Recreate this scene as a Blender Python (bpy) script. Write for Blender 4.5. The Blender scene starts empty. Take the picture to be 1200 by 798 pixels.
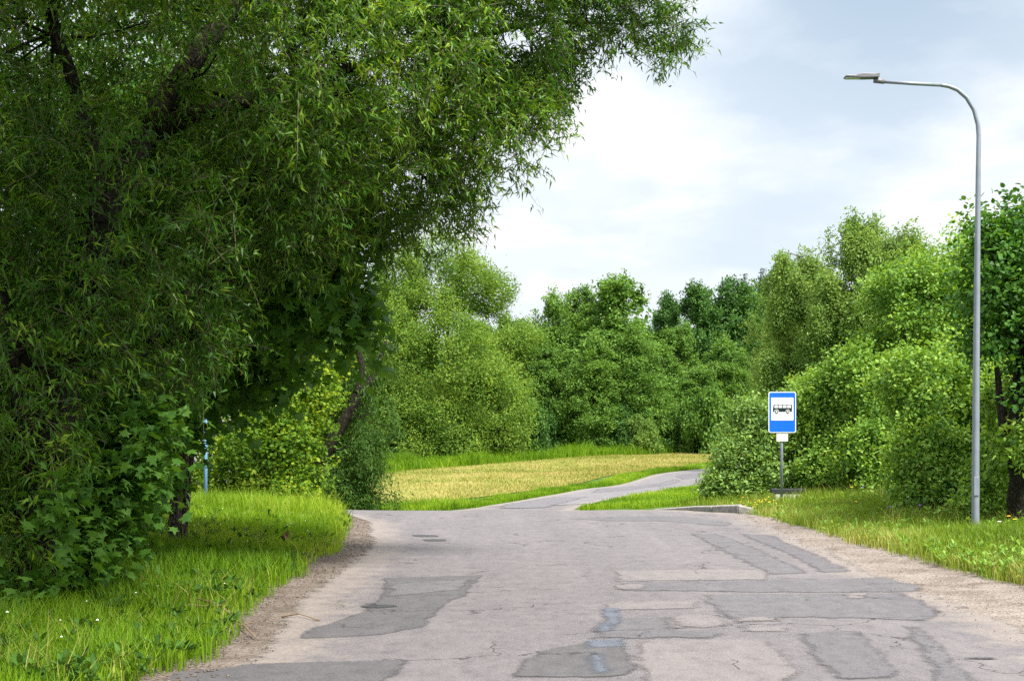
import bpy, math
import numpy as np
from mathutils import Vector, Matrix

# ------------------------------------------------------------------ basics
scene = bpy.context.scene
COL = scene.collection
F = 1667.0          # focal length in photo pixels (1200 px wide)
HZ = 520.0          # photo row of the eye level
EYE = 1.6

def rs(seed):
    return np.random.default_rng(seed)

# ------------------------------------------------------------------ terrain
_cp = []
for y in (-30, -10, -2, 5, 11, 17, 23, 28, 32):
    for x in (-2.4, 0.0, 2.7, 5.3):
        _cp.append((x, y, 0.0))
for y in (-10, 0, 8, 14, 20, 26, 31):
    _cp += [(-3.3, y, 0.10), (-5.0, y, 0.22), (-9.0, y, 0.36), (-16, y, 0.5), (-40, y, 0.8)]
    _cp += [(6.2, y, 0.09), (7.6, y, 0.2), (10.5, y, 0.42), (18, y, 0.7), (40, y, 1.2)]
_cp += [(-2.6, 35, -0.06), (0.5, 35, -0.06), (3.0, 35, -0.06), (5.9, 33.6, 0.16), (4.9, 34.6, 0.08), (-8, 35, -0.02), (-16, 35.5, 0.0), (-40, 36, 0.2),
        (6.0, 34.5, 0.2), (7.2, 34, 0.33), (9.5, 36, 0.5), (16, 36, 0.8), (40, 36, 1.3),
        (-2.5, 38, -0.24), (0.5, 38, -0.22), (2.6, 38, -0.18), (4.4, 38, -0.04),
        (-1.6, 42, -0.36), (-5, 41, -0.36), (-12, 41, -0.30), (-30, 44, -0.2),
        (1.7, 41, -0.29), (2.9, 58, -0.28), (7.2, 73, -0.02), (13, 90, 0.10), (20, 110, 0.5),
        (5.4, 52, -0.21), (4.2, 45, -0.19), (8.7, 65, -0.25), (12, 52, 0.1), (14, 66, 0.1), (20, 60, 0.5),
        (-5.4, 60, -0.38), (0, 75, -0.18), (-9, 100, -0.06), (1.4, 115, 0.58), (18.7, 130, 1.2), (9, 105, 0.55),
        (-20, 60, -0.35), (-40, 80, -0.4), (-40, 120, 0.3), (-10, 135, 0.8), (40, 70, 1.0), (40, 100, 1.2), (40, 140, 1.8),
        (-60, 200, 1.2), (0, 200, 1.8), (60, 200, 2.4), (-150, 60, 0.0), (150, 60, 1.5), (-200, 350, 2.5), (0, 350, 3.0), (200, 350, 3.5),
        (-40, -40, 0.5), (40, -40, 0.8), (-150, -100, 0.5), (150, -100, 1.0)]
_cp = np.array(_cp, float)
_C2 = 2.2 ** 2

def _phi(dx, dy):
    return np.sqrt(dx * dx + dy * dy + _C2)

_n = len(_cp)
_A = np.zeros((_n + 3, _n + 3))
_A[:_n, :_n] = _phi(_cp[:, None, 0] - _cp[None, :, 0], _cp[:, None, 1] - _cp[None, :, 1])
_A[:_n, :_n] -= np.eye(_n) * 0.05
_A[:_n, _n] = 1; _A[:_n, _n + 1] = _cp[:, 0]; _A[:_n, _n + 2] = _cp[:, 1]
_A[_n:, :_n] = _A[:_n, _n:].T
_W = np.linalg.solve(_A, np.concatenate([_cp[:, 2], np.zeros(3)]))

def hgt(x, y):
    """ground height, arrays or scalars"""
    sc_ = np.isscalar(x)
    x = np.atleast_1d(np.asarray(x, float)); y = np.atleast_1d(np.asarray(y, float))
    sh = np.broadcast(x, y).shape
    x = np.broadcast_to(x, sh).ravel(); y = np.broadcast_to(y, sh).ravel()
    out = np.empty(len(x))
    for i in range(0, len(x), 40000):
        a, b = x[i:i + 40000], y[i:i + 40000]
        r2 = np.hypot(a, b)
        k = np.minimum(1.0, 380.0 / np.maximum(r2, 1e-6))      # flat continuation past 380 m
        a2, b2 = a * k, b * k
        out[i:i + 40000] = _phi(a2[:, None] - _cp[None, :, 0], b2[:, None] - _cp[None, :, 1]) @ _W[:_n] + _W[_n] + _W[_n + 1] * a2 + _W[_n + 2] * b2
    return float(out[0]) if sc_ else out.reshape(sh)

def P(px, py, Y):
    """photo pixel and distance -> point"""
    return np.array([(px - 600.0) * Y / F, Y, EYE + (HZ - py) * Y / F])

def ray_ground(px, py, y0=6.0, y1=260.0):
    ys = np.geomspace(y0, y1, 4000)
    xs = (px - 600.0) * ys / F
    zs = EYE + (HZ - py) * ys / F
    d = zs - hgt(xs, ys)
    k = np.argmax(d < 0)
    if d[k] >= 0:
        k = len(ys) - 1
    return float(xs[k]), float(ys[k])

# ------------------------------------------------------------------ scene helpers
def tag(o, label=None, cat=None, group=None, kind=None):
    if label: o['label'] = label
    if cat: o['category'] = cat
    if group: o['group'] = group
    if kind: o['kind'] = kind
    return o

def empty(name, loc, label=None, cat=None, group=None):
    o = bpy.data.objects.new(name, None)
    o.empty_display_size = 0.3
    COL.objects.link(o)
    o.location = loc
    return tag(o, label, cat, group)

def link(name, me, mat=None, parent=None):
    o = bpy.data.objects.new(name, me)
    COL.objects.link(o)
    if mat is not None:
        me.materials.clear(); me.materials.append(mat)
    if parent is not None:
        o.parent = parent
    return o

def np_mesh(name, V, loops, starts, smooth=False, tint=None, attr=None):
    me = bpy.data.meshes.new(name)
    V = np.ascontiguousarray(V, np.float32).reshape(-1, 3)
    me.vertices.add(len(V)); me.vertices.foreach_set('co', V.ravel())
    loops = np.ascontiguousarray(loops, np.int32).ravel()
    starts = np.ascontiguousarray(starts, np.int32).ravel()
    me.loops.add(len(loops)); me.loops.foreach_set('vertex_index', loops)
    me.polygons.add(len(starts)); me.polygons.foreach_set('loop_start', starts)
    me.polygons.foreach_set('use_smooth', np.full(len(starts), bool(smooth)))
    me.update(calc_edges=True)
    if tint is not None:
        a = me.attributes.new('tint', 'FLOAT', 'FACE')
        a.data.foreach_set('value', np.ascontiguousarray(tint, np.float32))
    if attr is not None:
        for k, v in attr.items():
            a = me.attributes.new(k, 'FLOAT', 'POINT')
            a.data.foreach_set('value', np.ascontiguousarray(v, np.float32))
    return me

class MB:
    """collects boxes, tubes and prisms into one mesh"""
    def __init__(s):
        s.v = []; s.f = []; s.n = 0
    def add(s, V, Fc):
        s.v.append(np.asarray(V, float)); s.f += [[i + s.n for i in f] for f in Fc]; s.n += len(V)
    def box(s, c, d, rz=0.0):
        x, y, z = np.array(d) / 2.0
        V = np.array([(-x, -y, -z), (x, -y, -z), (x, y, -z), (-x, y, -z), (-x, -y, z), (x, -y, z), (x, y, z), (-x, y, z)])
        ca, sa = math.cos(rz), math.sin(rz)
        V = V @ np.array([[ca, sa, 0], [-sa, ca, 0], [0, 0, 1]]) + np.array(c)
        s.add(V, [(0, 3, 2, 1), (4, 5, 6, 7), (0, 1, 5, 4), (1, 2, 6, 5), (2, 3, 7, 6), (3, 0, 4, 7)])
    def prism(s, pts, y0, y1):
        """outline in xz extruded along y; y0 is nearest the viewer"""
        n = len(pts)
        V = [(p[0], y0, p[1]) for p in pts] + [(p[0], y1, p[1]) for p in pts]
        s.add(V, [list(range(n)), list(range(2 * n - 1, n - 1, -1))] + [[(i + 1) % n, i, n + i, n + (i + 1) % n] for i in range(n)])
    def tube(s, pts, rad, k=8, wob=0.0, rng=None):
        pts = np.asarray(pts, float); m = len(pts)
        rad = np.broadcast_to(np.asarray(rad, float), (m,))
        T = np.gradient(pts, axis=0); T /= np.linalg.norm(T, axis=1)[:, None] + 1e-9
        ref = np.array([0.31, 0.95, 0.05]) if abs(T[0][1]) < 0.8 else np.array([1.0, 0.1, 0.1])
        U = np.cross(T, ref); U /= np.linalg.norm(U, axis=1)[:, None] + 1e-9
        W = np.cross(T, U)
        a = np.arange(k) * 2 * math.pi / k
        R = rad[:, None] * np.ones((m, k))
        if wob and rng is not None:
            R = R * (1 + wob * rng.standard_normal((m, k)))
        V = pts[:, None, :] + R[:, :, None] * (np.cos(a)[None, :, None] * U[:, None, :] + np.sin(a)[None, :, None] * W[:, None, :])
        V = V.reshape(-1, 3)
        Fc = []
        for i in range(m - 1):
            for j in range(k):
                Fc.append((i * k + j, i * k + (j + 1) % k, (i + 1) * k + (j + 1) % k, (i + 1) * k + j))
        Fc.append(tuple(range(k - 1, -1, -1))); Fc.append(tuple((m - 1) * k + j for j in range(k)))
        s.add(V, Fc)
    def mesh(s, name, smooth=False, shift=None):
        V = np.concatenate(s.v)
        if shift is not None: V = V - np.asarray(shift)
        cnt = np.array([len(f) for f in s.f])
        st = np.concatenate([[0], np.cumsum(cnt)[:-1]])
        lp = np.concatenate([np.asarray(f) for f in s.f])
        return np_mesh(name, V, lp, st, smooth)
    def build(s, name, mat, parent=None, smooth=False, bevel=0.0, shift=None):
        o = link(name, s.mesh(name, smooth, shift), mat, parent)
        if bevel:
            b = o.modifiers.new('bevel', 'BEVEL'); b.width = bevel; b.segments = 2; b.limit_method = 'ANGLE'
        return o

def snoise(p, freq, seed, n=10):
    """cheap smooth 3-D noise, about -1..1"""
    r = rs(seed)
    K = r.standard_normal((n, 3)) * freq
    ph = r.uniform(0, 6.28, n)
    return np.sin(p @ K.T + ph).sum(1) / math.sqrt(n) * 0.9

# ------------------------------------------------------------------ materials
def new_mat(name):
    m = bpy.data.materials.new(name); m.use_nodes = True
    nt = m.node_tree; nt.nodes.clear()
    return m, nt, nt.nodes, nt.links

def N(nt, typ, **kw):
    n = nt.nodes.new(typ)
    for k, v in kw.items():
        if k in n.inputs.keys() if isinstance(k, str) else False:
            n.inputs[k].default_value = v
        else:
            setattr(n, k, v)
    return n

def ramp(nt, fac, stops):
    r = nt.nodes.new('ShaderNodeValToRGB')
    e = r.color_ramp.elements
    e[0].position, e[0].color = stops[0][0], (*stops[0][1], 1)
    e[1].position, e[1].color = stops[-1][0], (*stops[-1][1], 1)
    for p, c in stops[1:-1]:
        q = e.new(p); q.color = (*c, 1)
    nt.links.new(fac, r.inputs[0])
    return r.outputs[0]

def noise(nt, vec, scale, detail=4.0, rough=0.55, dist=0.0):
    n = nt.nodes.new('ShaderNodeTexNoise')
    n.inputs['Scale'].default_value = scale; n.inputs['Detail'].default_value = detail
    n.inputs['Roughness'].default_value = rough; n.inputs['Distortion'].default_value = dist
    if vec is not None: nt.links.new(vec, n.inputs['Vector'])
    return n.outputs['Fac']

def mixc(nt, fac, a, b, mode='MIX'):
    m = nt.nodes.new('ShaderNodeMix'); m.data_type = 'RGBA'; m.blend_type = mode
    for sock, v in ((m.inputs[0], fac), (m.inputs[6], a), (m.inputs[7], b)):
        if isinstance(v, (int, float)): sock.default_value = v
        elif isinstance(v, tuple): sock.default_value = (*v, 1)
        else: nt.links.new(v, sock)
    return m.outputs[2]

def mth(nt, op, a, b=None, clamp=False):
    m = nt.nodes.new('ShaderNodeMath'); m.operation = op; m.use_clamp = clamp
    for i, v in enumerate((a, b)):
        if v is None: continue
        if isinstance(v, (int, float)): m.inputs[i].default_value = v
        else: nt.links.new(v, m.inputs[i])
    return m.outputs[0]

def finish(nt, color, rough=0.8, bump=None, bump_d=0.01, spec=0.5, metal=0.0, bstr=1.0):
    p = nt.nodes.new('ShaderNodeBsdfPrincipled')
    if isinstance(color, tuple): p.inputs['Base Color'].default_value = (*color, 1)
    else: nt.links.new(color, p.inputs['Base Color'])
    if isinstance(rough, (int, float)): p.inputs['Roughness'].default_value = rough
    else: nt.links.new(rough, p.inputs['Roughness'])
    p.inputs['Specular IOR Level'].default_value = spec
    p.inputs['Metallic'].default_value = metal
    if bump is not None:
        b = nt.nodes.new('ShaderNodeBump'); b.inputs['Distance'].default_value = bump_d; b.inputs['Strength'].default_value = bstr
        nt.links.new(bump, b.inputs['Height']); nt.links.new(b.outputs[0], p.inputs['Normal'])
    o = nt.nodes.new('ShaderNodeOutputMaterial')
    nt.links.new(p.outputs[0], o.inputs[0])
    return p, o

def pos(nt):
    return nt.nodes.new('ShaderNodeNewGeometry').outputs['Position']

def stretch(nt, vec, s, rot=0.0):
    m = nt.nodes.new('ShaderNodeMapping'); m.inputs['Scale'].default_value = s; m.inputs['Rotation'].default_value = (0, 0, rot)
    nt.links.new(vec, m.inputs['Vector'])
    return m.outputs[0]

LEAF = 1.5
def leaf_mat(name, c0, c1, c2, trans=0.35, rough=0.5, spec=0.4, tcol=None):
    m, nt, nd, lk = new_mat(name)
    c0, c1, c2 = (tuple(x * LEAF for x in c) for c in (c0, c1, c2))
    at = nd.new('ShaderNodeAttribute'); at.attribute_name = 'tint'
    col = ramp(nt, at.outputs['Fac'], [(0.0, c0), (0.5, c1), (1.0, c2)])
    p, o = finish(nt, col, rough, spec=spec * 0.5)
    t = nd.new('ShaderNodeBsdfTranslucent')
    g = mixc(nt, 1.0, col, tcol or (1.5, 1.25, 0.5), 'MULTIPLY')
    lk.new(g, t.inputs['Color'])
    mx = nd.new('ShaderNodeMixShader'); mx.inputs[0].default_value = trans
    lk.new(p.outputs[0], mx.inputs[1]); lk.new(t.outputs[0], mx.inputs[2]); lk.new(mx.outputs[0], o.inputs[0])
    return m

def bark_mat(name, a, b, sc=1.0):
    m, nt, nd, lk = new_mat(name)
    v = pos(nt)
    wv = nd.new('ShaderNodeTexNoise'); wv.inputs['Scale'].default_value = 5.0; wv.inputs['Detail'].default_value = 3
    lk.new(v, wv.inputs['Vector'])
    ad = nd.new('ShaderNodeVectorMath'); ad.operation = 'MULTIPLY_ADD'; lk.new(wv.outputs['Color'], ad.inputs[0]); ad.inputs[1].default_value = (.16, .16, .1); lk.new(v, ad.inputs[2])
    vo = nd.new('ShaderNodeTexVoronoi'); vo.feature = 'DISTANCE_TO_EDGE'; vo.inputs['Scale'].default_value = 1.0
    lk.new(stretch(nt, ad.outputs[0], (24 * sc, 24 * sc, 4.2 * sc)), vo.inputs['Vector'])
    n1 = noise(nt, stretch(nt, v, (30 * sc, 30 * sc, 7 * sc)), 1.0, 6, 0.7)
    n2 = noise(nt, v, 3.0, 3)
    h = mth(nt, 'ADD', mth(nt, 'MULTIPLY', mth(nt, 'MULTIPLY', vo.outputs['Distance'], 2.6, True), 0.7), mth(nt, 'MULTIPLY', n1, 0.5))
    col = ramp(nt, h, [(0.22, tuple(x * .45 for x in a)), (0.45, a), (0.95, b)])
    col = mixc(nt, mth(nt, 'MULTIPLY', n2, 0.4), col, (0.05, 0.055, 0.03))
    finish(nt, col, 0.95, h, 0.05, 0.15)
    return m

def plain_mat(name, col, rough=0.5, metal=0.0, spec=0.5, var=0.15, sc=6.0):
    m, nt, nd, lk = new_mat(name)
    n = noise(nt, pos(nt), sc, 5, 0.6)
    c = mixc(nt, n, tuple(x * (1 - var) for x in col), tuple(min(1, x * (1 + var)) for x in col))
    r = mth(nt, 'ADD', mth(nt, 'MULTIPLY', n, 0.2), rough - 0.1)
    finish(nt, c, r, None, spec=spec, metal=metal)
    return m

M = {}
M['willow'] = leaf_mat('willow leaf', (0.019, 0.055, 0.006), (0.049, 0.125, 0.009), (0.162, 0.250, 0.019), 0.40, 0.42, 0.6)
M['maple'] = leaf_mat('maple leaf', (0.018, 0.055, 0.008), (0.036, 0.101, 0.013), (0.068, 0.148, 0.020), 0.42, 0.5, 0.35)
M['thicket'] = leaf_mat('thicket leaf', (0.013, 0.038, 0.007), (0.032, 0.081, 0.012), (0.063, 0.136, 0.019), 0.35, 0.55, 0.3)
M['yellowgreen'] = leaf_mat('hazel leaf', (0.043, 0.103, 0.010), (0.103, 0.196, 0.017), (0.243, 0.299, 0.025), 0.45, 0.5, 0.35)
M['darkwillow'] = leaf_mat('dark shrub leaf', (0.018, 0.048, 0.008), (0.041, 0.092, 0.014), (0.086, 0.150, 0.024), 0.3, 0.55, 0.35)
M['farwillow'] = leaf_mat('pale willow leaf', (0.052, 0.117, 0.018), (0.109, 0.192, 0.027), (0.193, 0.275, 0.043), 0.38, 0.5, 0.4)
M['alder'] = leaf_mat('alder leaf', (0.036, 0.088, 0.015), (0.083, 0.168, 0.026), (0.137, 0.240, 0.043), 0.32, 0.5, 0.4)
M['alderdark'] = leaf_mat('dark alder leaf', (0.022, 0.065, 0.014), (0.052, 0.125, 0.025), (0.095, 0.185, 0.036), 0.3, 0.5, 0.4)
M['birch'] = leaf_mat('birch leaf', (0.063, 0.125, 0.025), (0.121, 0.205, 0.042), (0.199, 0.285, 0.065), 0.35, 0.5, 0.4)
M['spruce'] = leaf_mat('spruce needle', (0.010, 0.026, 0.016), (0.020, 0.046, 0.026), (0.035, 0.070, 0.036), 0.1, 0.6, 0.3)
M['hedge'] = leaf_mat('hedge leaf', (0.041, 0.107, 0.015), (0.108, 0.209, 0.027), (0.217, 0.330, 0.061), 0.38, 0.45, 0.45)
M['hedgepale'] = leaf_mat('pale shrub leaf', (0.060, 0.120, 0.026), (0.120, 0.210, 0.045), (0.210, 0.310, 0.085), 0.36, 0.45, 0.45)
M['darktree'] = leaf_mat('dark glossy leaf', (0.014, 0.050, 0.007), (0.034, 0.105, 0.012), (0.090, 0.190, 0.026), 0.36, 0.45, 0.45)
M['grass'] = leaf_mat('verge grass blade', (0.055, 0.119, 0.005), (0.115, 0.205, 0.009), (0.244, 0.307, 0.030), 0.42, 0.55, 0.3, (1.384, 1.294, 0.500))
M['grassright'] = leaf_mat('sunny grass blade', (0.060, 0.115, 0.008), (0.125, 0.190, 0.016), (0.330, 0.300, 0.110), 0.40, 0.55, 0.3, (1.3, 1.2, 0.5))
M['stubble'] = leaf_mat('mown straw', (0.093, 0.130, 0.019), (0.200, 0.195, 0.049), (0.315, 0.251, 0.106), 0.25, 0.7, 0.2, (0.935, 0.977, 0.510))
M['bark'] = bark_mat('dark bark', (0.014, 0.010, 0.008), (0.060, 0.043, 0.034))
M['barkgrey'] = bark_mat('grey brown bark', (0.07, 0.053, 0.044), (0.30, 0.225, 0.185))
M['barkbirch'] = bark_mat('pale birch bark', (0.12, 0.10, 0.09), (0.5, 0.47, 0.43))
M['steel'] = plain_mat('galvanised steel', (0.25, 0.28, 0.33), 0.5, 0.3, 0.4, 0.22, 5)
M['lampgrey'] = plain_mat('lamp housing grey', (0.17, 0.165, 0.19), 0.5, 0.1)
M['bluepost'] = plain_mat('blue grey post paint', (0.13, 0.29, 0.42), 0.5)
M['signblue'] = plain_mat('sign blue', (0.004, 0.13, 0.68), 0.35, var=0.04)
M['signwhite'] = plain_mat('sign white', (0.72, 0.74, 0.77), 0.4, var=0.03)
M['signblack'] = plain_mat('pictogram black', (0.008, 0.02, 0.022), 0.4, var=0.05)
M['plate'] = plain_mat('pale plate', (0.70, 0.66, 0.62), 0.5, var=0.06)
M['glass'] = plain_mat('lamp glass', (0.5, 0.52, 0.55), 0.15)
M['plank'] = plain_mat('black plank', (0.02, 0.022, 0.028), 0.6, var=0.4)
M['housewall'] = plain_mat('pale render', (0.36, 0.33, 0.345), 0.85, var=0.06)
M['roof'] = plain_mat('dark red roof', (0.14, 0.05, 0.035), 0.8, var=0.25)
M['window'] = plain_mat('window glass', (0.03, 0.04, 0.05), 0.1)
M['yellow'] = plain_mat('yellow petal', (0.75, 0.48, 0.01), 0.6)
M['purple'] = plain_mat('violet petal', (0.22, 0.16, 0.62), 0.6)
M['white'] = plain_mat('white petal', (0.75, 0.76, 0.72), 0.6)
M['stem'] = plain_mat('flower stem', (0.07, 0.16, 0.02), 0.6)
M['twig'] = plain_mat('willow twig', (0.09, 0.075, 0.03), 0.7)
M['deadwood'] = plain_mat('dead twig', (0.20, 0.13, 0.075), 0.8)
M['deadleaf'] = plain_mat('brown leaf', (0.16, 0.075, 0.035), 0.8)

# ground: soil under the grass
m, nt, nd, lk = new_mat('meadow soil'); v = pos(nt)
c = ramp(nt, noise(nt, v, 1.3, 6), [(0.3, (0.035, 0.075, 0.010)), (0.55, (0.075, 0.14, 0.016)), (0.75, (0.13, 0.18, 0.03))])
finish(nt, c, 0.95, noise(nt, v, 20, 4), 0.05, 0.1); M['ground'] = m

m, nt, nd, lk = new_mat('mown field'); v = pos(nt)
sw = noise(nt, stretch(nt, v, (0.55, 0.10, 1), 0.55), 1.0, 5, 0.6)
fn = noise(nt, v, 6.0, 6, 0.7)
c = ramp(nt, mth(nt, 'ADD', mth(nt, 'MULTIPLY', sw, 0.6), mth(nt, 'MULTIPLY', fn, 0.4)), [(0.36, (0.146, 0.186, 0.030)), (0.5, (0.258, 0.242, 0.064)), (0.66, (0.361, 0.288, 0.119))])
finish(nt, c, 0.95, fn, 0.06, 0.1); M['field'] = m

m, nt, nd, lk = new_mat('gravel shoulder'); v = pos(nt)
vo = nd.new('ShaderNodeTexVoronoi'); vo.inputs['Scale'].default_value = 38; lk.new(v, vo.inputs['Vector'])
big = noise(nt, v, 1.6, 6, 0.65)
c = ramp(nt, big, [(0.3, (0.12, 0.094, 0.076)), (0.5, (0.205, 0.170, 0.146)), (0.72, (0.275, 0.236, 0.208))])
pv = nd.new('ShaderNodeSeparateColor'); lk.new(vo.outputs['Color'], pv.inputs[0])
c = mixc(nt, 0.35, c, pv.outputs[0], 'SOFT_LIGHT')
finish(nt, c, 0.95, vo.outputs['Distance'], 0.012, 0.2); M['gravel'] = m
m, nt, nd, lk = new_mat('brown verge soil'); v = pos(nt)
a_ = noise(nt, v, 2.2, 7, 0.7); b_ = noise(nt, v, 26, 4, 0.7)
c = ramp(nt, mth(nt, 'ADD', mth(nt, 'MULTIPLY', a_, .5), mth(nt, 'MULTIPLY', b_, .5)), [(0.32, (0.055, 0.040, 0.031)), (0.48, (0.145, 0.115, 0.094)), (0.62, (0.24, 0.20, 0.172))])
finish(nt, c, 0.95, b_, 0.03, 0.2); M['soil'] = m

# asphalt; 'edge' = metres from the nearer edge of the paving
def asphalt(name, dark, mid, light, edge=True, rough=0.85, rim=0.05):
    m, nt, nd, lk = new_mat(name); v = pos(nt)
    big = noise(nt, stretch(nt, v, (0.55, 0.16, 1)), 1.0, 5, 0.6)
    med = noise(nt, v, 2.6, 6, 0.7)
    fine = noise(nt, v, 60, 5, 0.8)
    strk = noise(nt, stretch(nt, v, (1.5, .05, 1)), 1.0, 4, 0.6)
    t = mth(nt, 'ADD', mth(nt, 'ADD', mth(nt, 'MULTIPLY', big, 0.30), mth(nt, 'MULTIPLY', med, 0.40)), mth(nt, 'MULTIPLY', strk, .30))
    c = ramp(nt, t, [(0.34, dark), (0.5, mid), (0.66, light)])
    grain = ramp(nt, fine, [(0.30, (0.42, 0.42, 0.43)), (0.5, (1, 1, 1)), (0.70, (1.45, 1.42, 1.38))])
    c = mixc(nt, 0.8, c, grain, 'MULTIPLY')
    mot = ramp(nt, noise(nt, stretch(nt, v, (7.0, 3.2, 1)), 1.0, 6, 0.78), [(0.30, (0.62, 0.61, 0.62)), (0.48, (1, 1, 1)), (0.70, (1.22, 1.20, 1.17))])
    c = mixc(nt, 0.75, c, mot, 'MULTIPLY')
    vo = nd.new('ShaderNodeTexVoronoi'); vo.feature = 'DISTANCE_TO_EDGE'; vo.inputs['Scale'].default_value = 0.55
    ds = nd.new('ShaderNodeVectorMath'); ds.operation = 'ADD'
    nn = nd.new('ShaderNodeTexNoise'); nn.inputs['Scale'].default_value = 1.7; nn.inputs['Detail'].default_value = 6
    lk.new(v, nn.inputs['Vector']); lk.new(v, ds.inputs[0]); lk.new(nn.outputs['Color'], ds.inputs[1]); lk.new(ds.outputs[0], vo.inputs['Vector'])
    crack = mth(nt, 'LESS_THAN', vo.outputs['Distance'], 0.006)
    msk = mth(nt, 'GREATER_THAN', noise(nt, v, 0.7, 2), 0.53)
    crack = mth(nt, 'MULTIPLY', crack, msk)
    c = mixc(nt, mth(nt, 'MULTIPLY', crack, 0.75), c, (0.03, 0.028, 0.026))
    if edge:
        at = nd.new('ShaderNodeAttribute'); at.attribute_name = 'edge'
        e = mth(nt, 'SUBTRACT', at.outputs['Fac'], mth(nt, 'MULTIPLY', mth(nt, 'SUBTRACT', med, 0.5), 1.6))
        e = mth(nt, 'SUBTRACT', e, mth(nt, 'MULTIPLY', mth(nt, 'SUBTRACT', fine, 0.5), 0.5))
        g = mth(nt, 'SUBTRACT', 1.0, mth(nt, 'DIVIDE', mth(nt, 'SUBTRACT', e, 0.15), 0.55, True), True)
        gr = ramp(nt, noise(nt, v, 30, 4, 0.7), [(0.3, (0.16, 0.132, 0.115)), (0.7, (0.27, 0.232, 0.208))])
        c = mixc(nt, mth(nt, 'MULTIPLY', g, 0.9), c, gr)
    h = mth(nt, 'SUBTRACT', mth(nt, 'ADD', mth(nt, 'MULTIPLY', fine, 0.6), mth(nt, 'MULTIPLY', med, 0.4)), crack)
    p, o = finish(nt, c, rough, h, 0.008, 0.35)
    if edge and rim > 0:    # the paving crumbles away into the shoulder
        n1 = noise(nt, v, 2.4, 6, 0.72)
        e = mth(nt, 'ADD', at.outputs['Fac'], mth(nt, 'MULTIPLY', mth(nt, 'SUBTRACT', n1, 0.45), 0.55))
        e = mth(nt, 'ADD', e, mth(nt, 'MULTIPLY', mth(nt, 'SUBTRACT', fine, 0.5), 0.25))
        lk.new(mth(nt, 'DIVIDE', e, 0.14, True), p.inputs['Alpha'])
    if not edge:            # worn rim: the thin layer breaks up towards its outline
        at = nd.new('ShaderNodeAttribute'); at.attribute_name = 'edge'
        n1 = noise(nt, stretch(nt, v, (3.2, 2.2, 1)), 1.0, 5, 0.65)
        e = mth(nt, 'ADD', at.outputs['Fac'], mth(nt, 'MULTIPLY', mth(nt, 'SUBTRACT', n1, 0.5), rim * 3.6))
        e = mth(nt, 'ADD', e, mth(nt, 'MULTIPLY', mth(nt, 'SUBTRACT', fine, 0.5), rim * 2.0))
        al = mth(nt, 'DIVIDE', e, rim, True)
        p.inputs['Alpha'].default_value = 1
        lk.new(al, p.inputs['Alpha'])
    return m
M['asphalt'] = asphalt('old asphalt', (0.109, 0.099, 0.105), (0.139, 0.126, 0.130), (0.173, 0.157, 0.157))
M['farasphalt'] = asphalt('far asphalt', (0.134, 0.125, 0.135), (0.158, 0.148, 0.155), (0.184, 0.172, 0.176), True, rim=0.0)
M['patchdark'] = asphalt('dark patch', (0.073, 0.069, 0.074), (0.091, 0.086, 0.090), (0.115, 0.106, 0.109), False, rim=.06)
M['patchmid'] = asphalt('grey patch', (0.093, 0.087, 0.095), (0.114, 0.107, 0.114), (0.138, 0.129, 0.135), False, rim=.09)
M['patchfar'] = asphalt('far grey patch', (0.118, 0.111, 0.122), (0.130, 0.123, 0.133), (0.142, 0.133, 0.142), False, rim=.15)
M['patchlight'] = asphalt('pale patch', (0.142, 0.128, 0.129), (0.169, 0.152, 0.151), (0.193, 0.175, 0.173), False, rim=.08)
M['patchtar'] = asphalt('tar', (0.028, 0.029, 0.032), (0.04, 0.041, 0.045), (0.06, 0.06, 0.064), False, 0.7, rim=.025)
M['patchsky'] = asphalt('tar with sky tint', (0.073, 0.081, 0.100), (0.099, 0.108, 0.135), (0.134, 0.142, 0.169), False, 0.45, rim=.07)  # sky reflected in the tar is put into the base colour as blue

m, nt, nd, lk = new_mat('kerb concrete'); v = pos(nt)
c = ramp(nt, noise(nt, v, 7, 6, 0.7), [(0.3, (0.13, 0.115, 0.105)), (0.52, (0.27, 0.25, 0.235)), (0.75, (0.36, 0.34, 0.325))])
finish(nt, c, 0.9, noise(nt, v, 40, 4), 0.01, 0.2); M['concrete'] = m

# ------------------------------------------------------------------ ground sheets
def axis(parts):
    return np.unique(np.concatenate(parts).round(4))

def grid_mesh(name, X, Y, Z, attr=None, smooth=True, keep=None):
    r, c = X.shape
    V = np.stack([X, Y, Z], -1).reshape(-1, 3)
    i = np.arange(r * c).reshape(r, c)
    q = np.stack([i[:-1, :-1], i[:-1, 1:], i[1:, 1:], i[1:, :-1]], -1).reshape(-1, 4)
    if keep is not None: q = q[keep.ravel()]
    return np_mesh(name, V, q, np.arange(len(q)) * 4, smooth, attr=attr)

gx = axis([np.arange(-26, 26.01, 0.4), np.arange(-110, 110.1, 3.0), np.linspace(-1800, 1800, 41)])
gy = axis([np.arange(-4, 60.01, 0.4), np.arange(60, 150, 1.2), np.arange(-60, 240, 6.0), np.linspace(-600, 2600, 41)])
GX, GY = np.meshgrid(gx, gy)
g = link('ground', grid_mesh('ground', GX, GY, hgt(GX, GY)), M['ground'])
tag(g, kind='structure')

def knots(tab, y):
    t = np.array(tab)
    return np.interp(y, t[:, 0], t[:, 1])

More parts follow.
